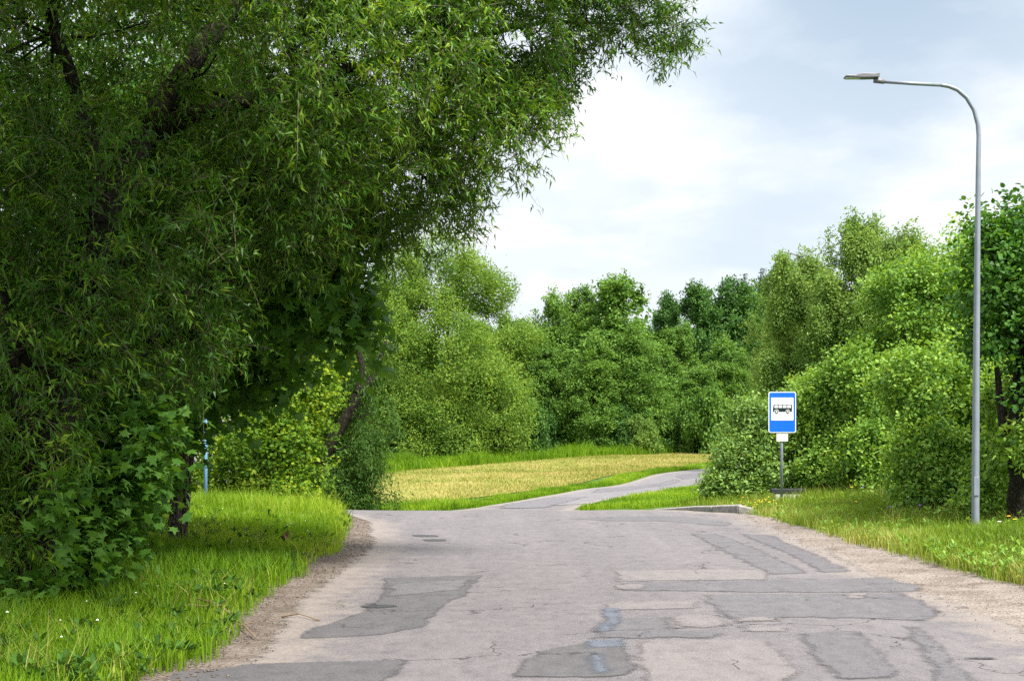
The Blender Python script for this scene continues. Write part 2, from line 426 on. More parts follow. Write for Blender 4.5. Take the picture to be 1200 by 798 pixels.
# paving: left and right edge by distance; the side road opens to the left at 31..38 m
LEFT = [(-20, -2.3), (9, -2.05), (11, -1.9), (13.5, -2.15), (17, -2.15), (21, -2.1), (25, -2.55), (28, -2.85), (30, -3.6), (31, -5.5), (31.8, -9.5), (32.5, -17),
        (37.6, -17), (38.2, -9), (38.8, -4.5), (39.6, -2.6), (41, -1.85), (42, -1.50), (49, 0.55), (58, 2.9), (65, 4.9), (73, 7.2), (90, 13), (105, 19), (120, 26)]
RIGHT = [(-20, 4.6), (9, 4.4), (13, 4.4), (16, 4.4), (20, 4.6), (25, 4.9), (29, 5.1), (31.5, 5.25), (32.3, 5.05), (33.4, 4.3), (34.7, 3.4), (36.4, 2.6), (38, 2.0), (40, 1.75), (42, 2.0), (45, 2.75),
         (52, 5.0), (58, 6.9), (65, 9.2), (73, 11.8), (90, 18), (105, 24.5), (120, 32)]

def ribbon(name, ys, lt, rt, ncol, dz, mat, wob=0.0, seed=1, smooth_n=0):
    xl = knots(lt, ys); xr = knots(rt, ys)
    if smooth_n:
        for _ in range(3):
            xl[1:-1] = np.convolve(np.pad(xl, smooth_n, 'reflect', reflect_type='odd'), np.ones(2 * smooth_n + 1) / (2 * smooth_n + 1), 'valid')[1:-1]
            xr[1:-1] = np.convolve(np.pad(xr, smooth_n, 'reflect', reflect_type='odd'), np.ones(2 * smooth_n + 1) / (2 * smooth_n + 1), 'valid')[1:-1]
    if wob:
        r = rs(seed)
        xl = xl + wob * np.convolve(r.standard_normal(len(ys)), np.ones(5) / 2.2, 'same')
        xr = xr + wob * np.convolve(r.standard_normal(len(ys)), np.ones(5) / 2.2, 'same')
    t = np.linspace(0, 1, ncol)
    X = xl[:, None] * (1 - t) + xr[:, None] * t
    Y = np.repeat(ys[:, None], ncol, 1)
    Z = hgt(X, Y) + dz
    e = np.minimum(X - xl[:, None], xr[:, None] - X)
    return link(name, grid_mesh(name, X, Y, Z, {'edge': e.ravel()}), mat)

ys1 = np.concatenate([np.arange(-15, 6, 1.0), np.arange(6, 44, 0.2)])
rd = tag(ribbon('road', ys1, LEFT, RIGHT, 60, 0.024, M['asphalt'], 0.03, 5), kind='structure')
ys2 = np.concatenate([np.arange(43.8, 120, 0.6)])
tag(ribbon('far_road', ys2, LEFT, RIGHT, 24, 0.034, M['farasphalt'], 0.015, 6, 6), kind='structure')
# gravel shoulders lie under and beside the paving
GL = [(-15, -2.75), (9, -2.65), (11, -2.5), (14, -2.75), (20, -2.7), (25, -3.2), (29, -3.4), (31, -4.6)]
GLi = [(-15, -1.2), (31, -1.6)]
tag(ribbon('gravel_shoulder', np.arange(-15, 31.6, 0.2), GL, GLi, 14, 0.012, M['soil'], 0.05, 7), kind='structure')
GR = [(-15, 6.0), (9, 5.9), (14, 5.75), (18, 5.6), (25, 5.5), (31, 5.5), (32.2, 5.2)]
GRi = [(-15, 3.6), (32.2, 4.2)]
tag(ribbon('gravel_shoulder', np.arange(-15, 32.2, 0.2), GRi, GR, 16, 0.012, M['gravel'], 0.05, 8), kind='structure')

# mown field between the road bend and the wood
fb = [ray_ground(px, py, 42.5) for px, py in ((400, 594), (450, 592), (530, 587), (610, 577), (700, 561), (780, 548.5), (845, 540), (930, 529))]
ft = [ray_ground(px, py, 60) for px, py in ((430, 556), (455, 552.5), (520, 548), (610, 540.5), (710, 534.5), (780, 532), (845, 529), (930, 525))]
def resample(pts, n):
    p = np.array(pts); d = np.concatenate([[0], np.cumsum(np.hypot(*np.diff(p, axis=0).T))]); s = np.linspace(0, d[-1], n)
    return np.stack([np.interp(s, d, p[:, 0]), np.interp(s, d, p[:, 1])], 1)
fbr, ftr = resample(fb, 90), resample(ft, 90)
t = np.linspace(0, 1, 60)[:, None]
FX = fbr[None, :, 0] * (1 - t) + ftr[None, :, 0] * t
FY = fbr[None, :, 1] * (1 - t) + ftr[None, :, 1] * t
tag(link('field', grid_mesh('field', FX, FY, hgt(FX, FY) + 0.03), M['field']), kind='structure')

# repair patches, each a thin sheet of newer or older asphalt lying on the road
def patch(name, px, mat, dz, seed, y0=5.0, cx=.09, cy=.14):
    w = np.array([ray_ground(a, b, y0) for a, b in px])
    pad = .25
    xs = np.arange(w[:, 0].min() - pad, w[:, 0].max() + pad + cx, cx); ys = np.arange(w[:, 1].min() - pad, w[:, 1].max() + pad + cy, cy)
    X, Y = np.meshgrid(xs, ys)
    A, B = w, np.roll(w, -1, 0)
    q = np.stack([X, Y], -1)[..., None, :]
    d = B - A
    tt = np.clip(((q - A) * d).sum(-1) / ((d ** 2).sum(-1) + 1e-9), 0, 1)
    dist = np.sqrt(((q - A - tt[..., None] * d) ** 2).sum(-1)).min(-1)
    ins = np.zeros(X.shape, bool)
    for a, b in zip(A, B):
        c_ = (a[1] > Y) != (b[1] > Y)
        with np.errstate(divide='ignore', invalid='ignore'):
            ins ^= c_ & (X < (b[0] - a[0]) * (Y - a[1]) / (b[1] - a[1]) + a[0])
    sd = np.where(ins, dist, -dist)
    mx = np.maximum(np.maximum(sd[:-1, :-1], sd[1:, :-1]), np.maximum(sd[:-1, 1:], sd[1:, 1:]))
    return tag(link(name, grid_mesh(name, X, Y, hgt(X, Y) + dz, {'edge': sd.ravel()}, True, mx > -.15), mat), kind='structure')

D0 = 0.0268
PATCHES = [
    ('patchdark', [(448, 679), (566, 676), (548, 700), (520, 712), (500, 738), (440, 748), (345, 753), (352, 744), (420, 722), (446, 700)], 0),
    ('patchmid', [(455, 686), (556, 681), (545, 694), (450, 702)], 1),
    ('patchtar', [(418, 713), (440, 711.5), (468, 712.5), (466, 715), (440, 716), (420, 715.5)], 2),
    ('patchdark', [(200, 792), (300, 781), (480, 776), (474, 792), (455, 800), (440, 830), (160, 830)], 0),
    ('patchtar', [(482, 628), (513, 628.5), (515, 630.6), (496, 631.2), (484, 630.2)], 0),
    ('patchtar', [(492, 633.5), (524, 633.2), (522, 636), (500, 636.3)], 0),
    ('patchmid', [(806, 626), (842, 627), (880, 641), (950, 674), (902, 676), (860, 655)], 0),
    ('patchmid', [(866, 627), (908, 629), (950, 648), (1000, 672), (962, 674), (915, 648)], 0),
    ('patchmid', [(740, 606), (800, 606), (860, 614), (850, 618), (780, 612), (720, 612), (660, 609)], 0),
    ('patchlight', [(718, 671), (880, 669), (905, 674), (900, 682), (722, 684)], 0),
    ('patchmid', [(722, 685), (900, 682), (1040, 678), (1085, 690), (1078, 696), (900, 697), (720, 695)], 0),
    ('patchlight', [(719, 687), (757, 687), (756, 693.5), (716, 694)], 1),
    ('patchmid', [(822, 699), (1060, 697), (1105, 718), (1096, 731), (960, 727), (850, 729), (830, 715)], 0),
    ('patchlight', [(712, 708), (820, 706), (824, 716), (702, 719)], 0),
    ('patchlight', [(786, 724), (848, 723), (855, 738), (790, 740)], 0),
    ('patchlight', [(857, 726), (918, 726), (922, 731), (862, 733)], 1),
    ('patchlight', [(870, 738), (925, 738), (924, 744), (866, 743)], 0),
    ('patchmid', [(700, 728), (782, 726), (788, 742), (860, 744), (840, 752), (690, 752)], 0),
    ('patchlight', [(748, 754), (905, 753), (940, 790), (910, 830), (760, 830), (742, 778)], 0),
    ('patchdark', [(640, 764), (690, 755), (733, 760), (752, 793), (720, 799), (596, 798), (612, 778)], 0),
    ('patchsky', [(700, 716), (728, 715), (732, 726), (720, 744), (698, 745), (706, 730)], 1),
    ('patchsky', [(676, 755), (734, 751), (738, 762), (686, 765)], 1),
    ('patchsky', [(686, 770), (712, 767), (718, 794), (688, 796)], 1),
    ('patchmid', [(1054, 735), (1082, 738), (1112, 766), (1146, 800), (1170, 830), (1096, 830), (1086, 786)], 0),
    ('patchtar', [(1124, 773), (1170, 774), (1172, 777), (1130, 776.5)], 1),
    ('patchtar', [(860, 737), (905, 736.5), (904, 738.5), (862, 739)], 2),
    ('patchmid', [(930, 745), (1010, 742), (1040, 770), (1060, 800), (980, 800), (950, 775)], 0),
    ('patchlight', [(985, 698), (1018, 698), (1022, 704), (990, 705)], 1),
]
for i, (mk, px, lv) in enumerate(PATCHES):
    patch('asphalt_patch', px, M[mk], D0 + 0.002 * lv + 0.00015 * i, 100 + i)
# patches on the far bend
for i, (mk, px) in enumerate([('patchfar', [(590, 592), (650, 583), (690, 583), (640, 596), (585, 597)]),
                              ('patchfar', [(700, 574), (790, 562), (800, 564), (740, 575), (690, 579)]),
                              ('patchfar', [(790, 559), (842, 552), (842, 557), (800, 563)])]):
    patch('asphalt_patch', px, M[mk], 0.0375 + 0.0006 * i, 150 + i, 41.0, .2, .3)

# loose stones
def stones(n, xf, seed, y0, y1, smin, smax):
    r = rs(seed)
    y = y0 + (y1 - y0) * r.uniform(0, 1, n) ** 1.3
    a, b = xf(y); x = a + (b - a) * r.beta(2.0, 2.0, n)
    s = r.uniform(smin, smax, n) * r.uniform(0.5, 1, n)
    base = np.array([(1, 0, 0), (0, 1, 0), (-1, 0, 0), (0, -1, 0), (0, 0, 0.75), (0, 0, -0.5)], float)
    V = base[None] * (1 + 0.35 * r.standard_normal((n, 6, 3))) * s[:, None, None]
    V += np.stack([x, y, hgt(x, y) + 0.03 + s * 0.15], 1)[:, None, :]
    fc = np.array([(0, 1, 4), (1, 2, 4), (2, 3, 4), (3, 0, 4), (1, 0, 5), (2, 1, 5), (3, 2, 5), (0, 3, 5)])
    lp = (np.arange(n)[:, None, None] * 6 + fc[None]).reshape(-1)
    return np_mesh('gravel', V.reshape(-1, 3), lp, np.arange(n * 8) * 3)
tag(link('loose_gravel', stones(3600, lambda y: (knots(GL, y) - 0.1, knots(LEFT, y) + 0.12), 21, 8, 30, 0.004, 0.018), M['soil']), 'loose gravel along the left road edge', 'gravel', kind='stuff')
tag(link('loose_gravel', stones(4000, lambda y: (knots(RIGHT, y) - 0.5, knots(GR, y) + 0.1), 22, 9, 32, 0.003, 0.012), M['gravel']), 'loose gravel along the right road edge', 'gravel', kind='stuff')

# ------------------------------------------------------------------ foliage engine
def nrm(a):
    return a / (np.linalg.norm(a, axis=-1, keepdims=True) + 1e-9)

TPL = {
    'lance': np.array([(0, 0, 0), (.32, .5, .10), (1, 0, -.18), (.32, -.5, .10)]),
    'oval': np.array([(0, 0, 0), (.28, .46, .08), (.66, .42, .06), (1, 0, -.10), (.66, -.42, .06), (.28, -.46, .08)]),
    'clump': np.array([(0, .05, 0), (.25, .5, .1), (.72, .38, -.06), (1, .0, .04), (.68, -.45, .08), (.3, -.40, -.05)]),
    'maple': np.array([(0, 0, 0), (.10, .22, 0), (.02, .50, -.05), (.30, .36, 0), (.52, .60, -.06), (.58, .22, .03), (1.0, 0, -.08),
                       (.58, -.22, .03), (.52, -.60, -.06), (.30, -.36, 0), (.02, -.50, -.05), (.10, -.22, 0)]),
}

def leaves(Pt, D, Nn, L, Wd, tpl):
    T = TPL[tpl]; n = len(Pt); k = len(T)
    D = nrm(D); S = nrm(np.cross(D, Nn)); U = np.cross(S, D)
    V = Pt[:, None, :] + T[None, :, 0, None] * (D * L[:, None])[:, None, :] + T[None, :, 1, None] * (S * Wd[:, None])[:, None, :] + T[None, :, 2, None] * (U * L[:, None])[:, None, :]
    return V.reshape(-1, 3), k

def leaf_mesh(name, parts, tints, tpl):
    V, k = parts
    n = len(V) // k
    return np_mesh(name, V, np.arange(n * k), np.arange(n) * k, tint=tints)

def clump_points(r, lobes, n, shell=0.24, seed=0, gap=0.35, gapf=1.0, uneven=0.16, inner=0.6):
    """points spread in the outer shell of a set of lobes; lobes: (c(3), rad(3))"""
    C = np.array([l[0] for l in lobes], float); R = np.array([l[1] for l in lobes], float)
    w = (R.prod(1)) ** (2 / 3.); w /= w.sum()
    out_p, out_o = [], []
    tot = 0
    while tot < n:
        m = int(n * 1.6)
        i = r.choice(len(C), m, p=w)
        d = nrm(r.standard_normal((m, 3)))
        f = 1 - np.abs(r.standard_normal(m)) * shell
        f *= 1 + uneven * snoise(d * 1.0 + C[i] * 0.9, 2.2, seed + 3)
        f = np.clip(f, 0.1, 1.3)
        p = C[i] + d * R[i] * f[:, None]
        q = (p[:, None, :] - C[None]) / R[None]
        dist = np.sqrt((q ** 2).sum(2)); dist[np.arange(m), i] = 9
        ok = (dist.min(1) > inner) | (r.uniform(0, 1, m) < 0.12)
        ok &= (snoise(p, gapf, seed + 9) > -1 + gap * 1.2 - 0.3 * r.uniform(0, 1, m)) if gap > 0 else True
        ok &= p[:, 2] > hgt(p[:, 0], p[:, 1]) + 0.05
        o = nrm(d / R[i])
        out_p.append(p[ok]); out_o.append(o[ok]); tot += ok.sum()
    return np.concatenate(out_p)[:n], np.concatenate(out_o)[:n]

def foliage(name, lobes, n, nl, tw, ll, lw, tpl, seed, out=.6, up=.2, rnd=.5, droop=.0, spread=.18, nout=.5, nup=.7, nrnd=.6,
            shell=.24, gap=.35, gapf=1.0, uneven=.16, tb=0.5, tvc=.16, tvl=.14, leafdrop=.2, topt=0.12, want_twigs=False):
    r = rs(seed)
    Cp, O = clump_points(r, lobes, n, shell, seed, gap, gapf, uneven)
    n = len(Cp)
    d = nrm(out * O + np.array([0, 0, up]) + rnd * r.standard_normal((n, 3)))
    tl = tw * r.uniform(0.6, 1.3, n)
    t = np.sort(r.uniform(0, 1, (n, nl)), axis=1)
    Pt = Cp[:, None, :] + d[:, None, :] * (tl[:, None] * (t - 0.35))[:, :, None]
    Pt[:, :, 2] -= droop * (t ** 2) * tl[:, None]
    Pt += r.standard_normal((n, nl, 3)) * (spread * tl)[:, None, None]
    dl = d[:, None, :] * 0.8 + r.standard_normal((n, nl, 3)) * 0.75
    dl[:, :, 2] -= leafdrop + droop * 1.3 * t
    Nn = nout * O[:, None, :] + np.array([0, 0, nup]) + nrnd * r.standard_normal((n, nl, 3))
    ct = tb + tvc * r.standard_normal(n) + 0.14 * snoise(Cp, 0.6, seed + 77)
    ti = np.clip(ct[:, None] + tvl * r.standard_normal((n, nl)) + topt * (t - .5), 0, 1)
    L = ll * r.uniform(0.6, 1.25, (n, nl)); W = lw * r.uniform(0.7, 1.25, (n, nl))
    parts = leaves(Pt.reshape(-1, 3), dl.reshape(-1, 3), Nn.reshape(-1, 3), L.ravel(), W.ravel(), tpl)
    me = leaf_mesh(name, parts, ti.ravel(), tpl)
    if want_twigs:
        return me, Cp, d, tl
    return me, Cp

def limb(mb, a, b, r0, r1, rng, bow=0.12, k=6, n=6, sag=0.0):
    a = np.asarray(a, float); b = np.asarray(b, float)
    t = np.linspace(0, 1, n)[:, None]
    L = np.linalg.norm(b - a)
    off = rng.standard_normal(3) * bow * L
    p = a + (b - a) * t + off * (t * (1 - t)) * 1.6
    p[:, 2] += sag * L * (t[:, 0] * (1 - t[:, 0]))
    p[1:-1] += rng.standard_normal((n - 2, 3)) * L * 0.015
    mb.tube(p, r0 + (r1 - r0) * t[:, 0] ** 0.8, k)
    return p

def tree(name, label, cat, base, trunks, lobes, mat, bark, fol, seed, group=None, nsub=4, ntwig=0, limb_r=0.05, flare=1.35, twigs=False):
    """trunks: list of (points, radii) in world space.  fol: kwargs for foliage."""
    base = np.asarray(base, float)
    root = empty(name, tuple(base), label, cat, group)
    r = rs(seed + 500)
    fo = foliage('crown', lobes, seed=seed, want_twigs=True, **fol)
    me, Cp = fo[:2]
    me.transform(Matrix.Translation(Vector(-base)))
    link('crown', me, mat, root)
    mb = MB()
    allp = []
    for pts, rad in trunks:
        pts = np.asarray(pts, float); rad = np.asarray(rad, float)
        # densify
        s = np.linspace(0, len(pts) - 1, (len(pts) - 1) * 5 + 1)
        pp = np.stack([np.interp(s, np.arange(len(pts)), pts[:, j]) for j in range(3)], 1)
        rr = np.interp(s, np.arange(len(pts)), rad)
        rr[0] *= flare; rr[1] *= 1 + (flare - 1) * 0.4
        pp[1:-1, :2] += r.standard_normal((len(pp) - 2, 2)) * rr[1:-1, None] * 0.10
        mb.tube(pp, rr, 12, 0.07, r)
        allp.append(np.concatenate([pp, rr[:, None]], 1))
    allp = np.concatenate(allp)
    for (c, R) in lobes:
        c = np.asarray(c, float); R = np.asarray(R, float)
        dd = np.linalg.norm(allp[:, :3] - c, axis=1) + 1.2 * np.maximum(0, allp[:, 2] - c[2] + 0.3) + 2.0 * (allp[:, 2] < base[2] + 0.5)
        if c[1] < 11.5 and c[2] > 5: dd = dd + 20.0 * (allp[:, 2] < EYE + 545 * allp[:, 1] / F)
        k = int(np.argmin(dd)); a = allp[k]
        r0 = min(a[3] * 0.7, limb_r * (0.6 + R.mean() * 0.5))
        if c[1] < 11: r0 *= 0.35
        p = limb(mb, a[:3], c, r0, r0 * 0.4, r, 0.10, 7, 7)
        q = (Cp - c) / R
        near = np.where((q ** 2).sum(1) < 1.1)[0]
        if len(near):
            for j in r.choice(near, min(nsub, len(near)), replace=False):
                p2 = limb(mb, p[r.integers(3, 7)], Cp[j], r0 * 0.38, r0 * 0.10 + 0.002, r, 0.12, 4, 5)
                for j2 in r.choice(near, min(ntwig, len(near)), replace=False):
                    if np.linalg.norm(Cp[j2] - p2[3]) < R.mean() * 0.9:
                        limb(mb, p2[r.integers(1, 4)], Cp[j2], r0 * 0.10 + 0.003, 0.003, r, 0.10, 3, 4)
    mb.build('trunk', bark, root, True, shift=base)
    if twigs:
        d, tl = fo[2], fo[3]; n = len(Cp); ts = np.array([-.40, 0.0, .35, .62])
        q = Cp[:, None, :] + d[:, None, :] * (tl[:, None] * ts)[:, :, None]
        q[:, :, 2] -= fol.get('droop', 0) * (np.clip(ts + .35, 0, 1) ** 2)[None] * tl[:, None]
        rr_ = np.array([.0045, .004, .003, .0012])
        a1 = nrm(np.cross(d, np.array([.3, .2, .9]))); a2 = np.cross(d, a1)
        off = np.stack([a1, -.5 * a1 + .87 * a2, -.5 * a1 - .87 * a2], 1)            # n,3,3
        V = q[:, :, None, :] + off[:, None, :, :] * rr_[None, :, None, None] - base
        fc = np.array([(i * 3 + j, i * 3 + (j + 1) % 3, i * 3 + 3 + (j + 1) % 3, i * 3 + 3 + j) for i in range(3) for j in range(3)])
        lp = (np.arange(n)[:, None, None] * 12 + fc[None]).reshape(-1)
        link('twigs', np_mesh('twigs', V.reshape(-1, 3), lp, np.arange(n * 9) * 4), M['twig'], root)
    return root

def lob(px, py, Y, rpx, ry=None, rz=None):
    """a lobe given by photo pixel, distance and radius in photo pixels; ry = depth radius in metres"""
    rx = rpx * Y / F
    return (P(px, py, Y), np.array([rx, ry if ry else rx * 1.15, (rz * Y / F) if rz else rx]))

def gp(px, Y, dz=0.0):
    x = (px - 600.0) * Y / F
    return np.array([x, Y, hgt(float(x), float(Y)) + dz])

# ------------------------------------------------------------------ the near willow over the road
wl = [lob(60, 40, 14, 190, 2.2), lob(210, 90, 14.5, 150, 2.0), lob(340, 40, 15.5, 170, 2.2), lob(480, 60, 16.5, 140, 2.0), lob(590, 30, 17.5, 105, 1.7),
      lob(680, 10, 18, 75, 1.1), lob(740, 25, 18, 50, .8), lob(780, 38, 18, 32, .5, 36), lob(560, 150, 17, 82, 1.3), lob(430, 190, 17, 110, 1.6), lob(300, 210, 15.5, 130, 1.6),
      lob(130, 250, 13.5, 140, 1.5), lob(495, 205, 17, 60, 1.0), lob(612, 112, 17.5, 46, .9), lob(535, 210, 17.3, 36, .7), lob(20, 420, 12.5, 85, 1.0, 170), lob(190, 385, 14.5, 85, 1.0, 95),
      lob(620, 45, 18.5, 80, 1.3), lob(80, -190, 10.8, 190, 1.2), lob(-190, 60, 10.8, 150, 1.1), lob(260, -190, 12, 160, 1.2), lob(-60, -230, 10, 210, 1.4), (np.array([-2.3, 7.2, 5.6]), np.array([1.2, 1.2, .8])), (np.array([-3.9, 8.0, 5.6]), np.array([1.3, 1.3, .9])), (np.array([-3.0, 5.4, 6.2]), np.array([1.3, 1.3, .8])), (np.array([-2.1, 10.0, 6.2]), np.array([1.3, 1.3, .9])), (np.array([-2.9, 10.9, 6.6]), np.array([1.3, 1.3, .9])), (np.array([-1.2, 9.1, 6.6]), np.array([1.2, 1.2, .8])), (np.array([-3.6, 9.3, 6.6]), np.array([1.3, 1.3, .9])), lob(10, 490, 12.6, 50, .5, 70), lob(95, 440, 12.9, 45, .4, 50), lob(0, 590, 12.4, 40, .4, 45), lob(8, 680, 12.2, 26, .3, 34), lob(65, 540, 12.0, 20, .25, 40), lob(25, 640, 12.0, 20, .2, 26), lob(110, 340, 12.6, 70, .6), lob(640, 92, 18, 42, .7),  # nearest high lobes are unseen, added to shade the trunk and verge
      lob(300, -150, 16, 230, 2.6), lob(540, -120, 17, 190, 2.2), lob(60, -190, 14.5, 230, 2.6), lob(700, -90, 18, 90, 1.2), lob(-110, 150, 14, 200, 2.0), lob(330, 320, 17.5, 50, .8, 55)]
wb = gp(33, 12.3)
tree('willow_tree', 'big dark willow leaning over the road, its narrow leaved crown filling the upper left', 'tree', wb,
     [([wb + [0, 0, -.2], P(40, 650, 12.3), P(62, 520, 12.4), P(85, 400, 12.7), P(120, 270, 13.2), P(170, 150, 14), P(280, 0, 15), P(420, -110, 16)], [.165, .145, .135, .13, .125, .12, .10, .05]),
      ([P(55, 560, 12.35), P(20, 420, 12.6), P(-15, 300, 13), P(-60, 120, 13.5)], [.13, .11, .09, .05]),
      ([P(120, 270, 13.2), P(110, 180, 13.6), P(60, 20, 14), P(90, -120, 13.6), P(150, -220, 13)], [.10, .08, .06, .05, .03]),
      ([P(175, 150, 14), P(320, 110, 15.5), P(480, 60, 16.8), P(640, 25, 18), P(760, 30, 18)], [.10, .075, .05, .025, .008])],
     wl, M['willow'], M['bark'],
     dict(n=18500, nl=20, tw=.48, ll=.115, lw=.022, tpl='lance', out=.55, up=.08, rnd=.55, droop=.22, spread=.06, nout=.4, nup=.7, nrnd=.6, shell=.27, gap=.42, gapf=1.7, uneven=.2, tb=.45, tvc=.18, tvl=.16, leafdrop=.35),
     11, nsub=7, ntwig=5, limb_r=.05, twigs=True)

# maple with the light trunk at the verge
mb_ = gp(203, 19.5)
ml = [lob(405, 330, 17.6, 42, .7, 50), lob(345, 330, 17.2, 60, .9), lob(400, 265, 17.4, 46, .8, 36), lob(350, 260, 16.6, 40, .6, 28), lob(420, 380, 18, 26, .5, 26), lob(250, 350, 19.5, 110, 1.3), lob(300, 400, 19, 70, .9, 45), lob(160, 400, 19, 110, 1.2), lob(240, 450, 18.6, 60, .8, 40), lob(150, 500, 18, 65, .8, 55), lob(300, 200, 20, 130, 1.5), lob(200, 230, 20, 130, 1.5)]
tree('maple_tree', 'broad leaved maple with grey brown trunk standing in the grass behind the willow', 'tree', mb_,
     [([mb_ + [0, 0, -.15], P(206, 590, 19.5), P(214, 545, 19.5), P(222, 480, 19.5), P(236, 380, 19.6), P(260, 260, 19.8), P(280, 140, 20)], [.085, .08, .078, .075, .07, .05, .03]),
      ([gp(213, 19.6, -.1), P(218, 580, 19.65), P(226, 500, 19.7), P(240, 420, 19.7)], [.06, .055, .05, .03])],
     ml, M['maple'], M['barkgrey'],
     dict(n=2900, nl=10, tw=.55, ll=.15, lw=.15, tpl='maple', out=.7, up=.0, rnd=.35, droop=.15, spread=.16, nout=.3, nup=1.0, nrnd=.4, shell=.34, gap=.2, gapf=1.3, tb=.5, tvc=.15, tvl=.12),
     12, nsub=6, ntwig=3, limb_r=.035)

# young maples under the willow
sb = gp(92, 13.2)
tree('maple_sapling', 'young maple with large lobed leaves low beside the dark willow trunk', 'young tree', sb,
     [([sb, P(98, 620, 13.2), P(112, 560, 13.3), P(150, 480, 13.5)], [.022, .018, .014, .008]), ([gp(70, 13.5), P(60, 600, 13.4), P(66, 450, 13.4), P(64, 330, 13.4)], [.02, .018, .015, .008])],
     [lob(105, 560, 13.2, 48, .5, 40), lob(80, 620, 13, 45, .5, 42), lob(118, 620, 13.2, 45, .5, 40), lob(150, 560, 13.4, 45, .5, 35), lob(60, 665, 12.8, 38, .4, 25), lob(95, 675, 12.8, 34, .4, 20), lob(165, 505, 13.6, 42, .5, 34), lob(120, 500, 13.8, 44, .5, 36), lob(75, 540, 13.6, 40, .4, 40), lob(35, 690, 11.9, 30, .3, 20), lob(60, 600, 11.9, 26, .25, 30)],
     M['maple'], M['bark'],
     dict(n=560, nl=8, tw=.36, ll=.115, lw=.115, tpl='maple', out=.6, up=.1, rnd=.4, droop=.1, spread=.2, nout=.3, nup=1.0, nrnd=.4, shell=.35, gap=.0, tb=.6), 13, nsub=4, limb_r=.012)
sb = gp(148, 16.2)
tree('maple_sapling', 'young maple with drooping lobed leaves between the willow trunk and the grey trunk', 'young tree', sb,
     [([sb, P(152, 590, 16.2), P(160, 500, 16.2), P(168, 430, 16.2)], [.03, .026, .02, .01]), ([gp(158, 16.6), P(166, 560, 16.6), P(172, 470, 16.6)], [.02, .018, .012])],
     [lob(160, 560, 16.2, 40, .5, 36), lob(130, 610, 16, 34, .5, 34), lob(150, 600, 16.2, 26, .4, 26), lob(130, 500, 16.4, 40, .5), lob(195, 465, 16.4, 40, .5, 30)],
     M['maple'], M['bark'],
     dict(n=420, nl=8, tw=.38, ll=.13, lw=.13, tpl='maple', out=.6, up=.05, rnd=.4, droop=.12, spread=.2, nout=.3, nup=1.0, nrnd=.4, shell=.35, gap=.0, tb=.6), 14, nsub=4, limb_r=.014)

# thicket trees further back on the left
tb_ = gp(182, 22)
tree('alder_tree', 'slim dark trunked tree standing just left of the grey maple trunk', 'tree', tb_,
     [([tb_, P(183, 560, 22), P(186, 480, 22), P(180, 300, 22.4), P(170, 100, 23)], [.085, .08, .075, .06, .03]), ([gp(172, 22.3), P(170, 560, 22.3), P(160, 420, 22.5)], [.07, .065, .05])],
     [lob(150, 300, 23.5, 140, 1.8), lob(60, 420, 23, 120, 1.6), lob(120, 520, 23, 70, 1.0), lob(160, 150, 24, 150, 2.0), lob(20, 560, 22.5, 85, 1.2), lob(200, 400, 24, 42, .8, 40)],
     M['thicket'], M['bark'],
     dict(n=2600, nl=12, tw=.6, ll=.10, lw=.075, tpl='oval', shell=.35, gap=.15, tb=.45), 15, nsub=6, ntwig=2)
tb_ = gp(-60, 17)
tree('alder_tree', 'dark tree at the left edge of the photo behind the willow trunk', 'tree', tb_,
     [([tb_, P(-50, 500, 17), P(-40, 200, 17.4), P(-30, 0, 18)], [.12, .11, .09, .05])],
     [lob(-60, 300, 18, 170, 1.8), lob(-30, 520, 17.5, 90, 1.2), lob(-90, 100, 18, 170, 2.0), lob(20, 640, 16.5, 45, .6, 40), lob(-60, 620, 16.5, 80, 1.0, 70)],
     M['thicket'], M['bark'],
     dict(n=1500, nl=12, tw=.6, ll=.10, lw=.075, tpl='oval', shell=.35, gap=.1, tb=.42), 16, nsub=5)
tb_ = gp(60, 33)
tree('alder_tree', 'shaded leafy tree at the back of the left thicket above the blue post', 'tree', tb_,
     [([tb_, P(70, 500, 33), P(90, 300, 33), P(130, 120, 33)], [.15, .13, .10, .05])],
     [lob(120, 260, 33, 110, 2.2), lob(30, 420, 33, 110, 2.2), lob(270, 300, 34, 80, 1.8), lob(110, 560, 32, 50, 1.2, 35), lob(200, 120, 34, 130, 2.4), lob(20, 540, 32, 70, 1.4), lob(360, 330, 35, 60, 1.4), lob(170, 560, 33, 38, 1, 30)],
     M['thicket'], M['bark'],
     dict(n=2600, nl=12, tw=.7, ll=.13, lw=.09, tpl='oval', shell=.35, gap=.1, tb=.6), 17, nsub=5)

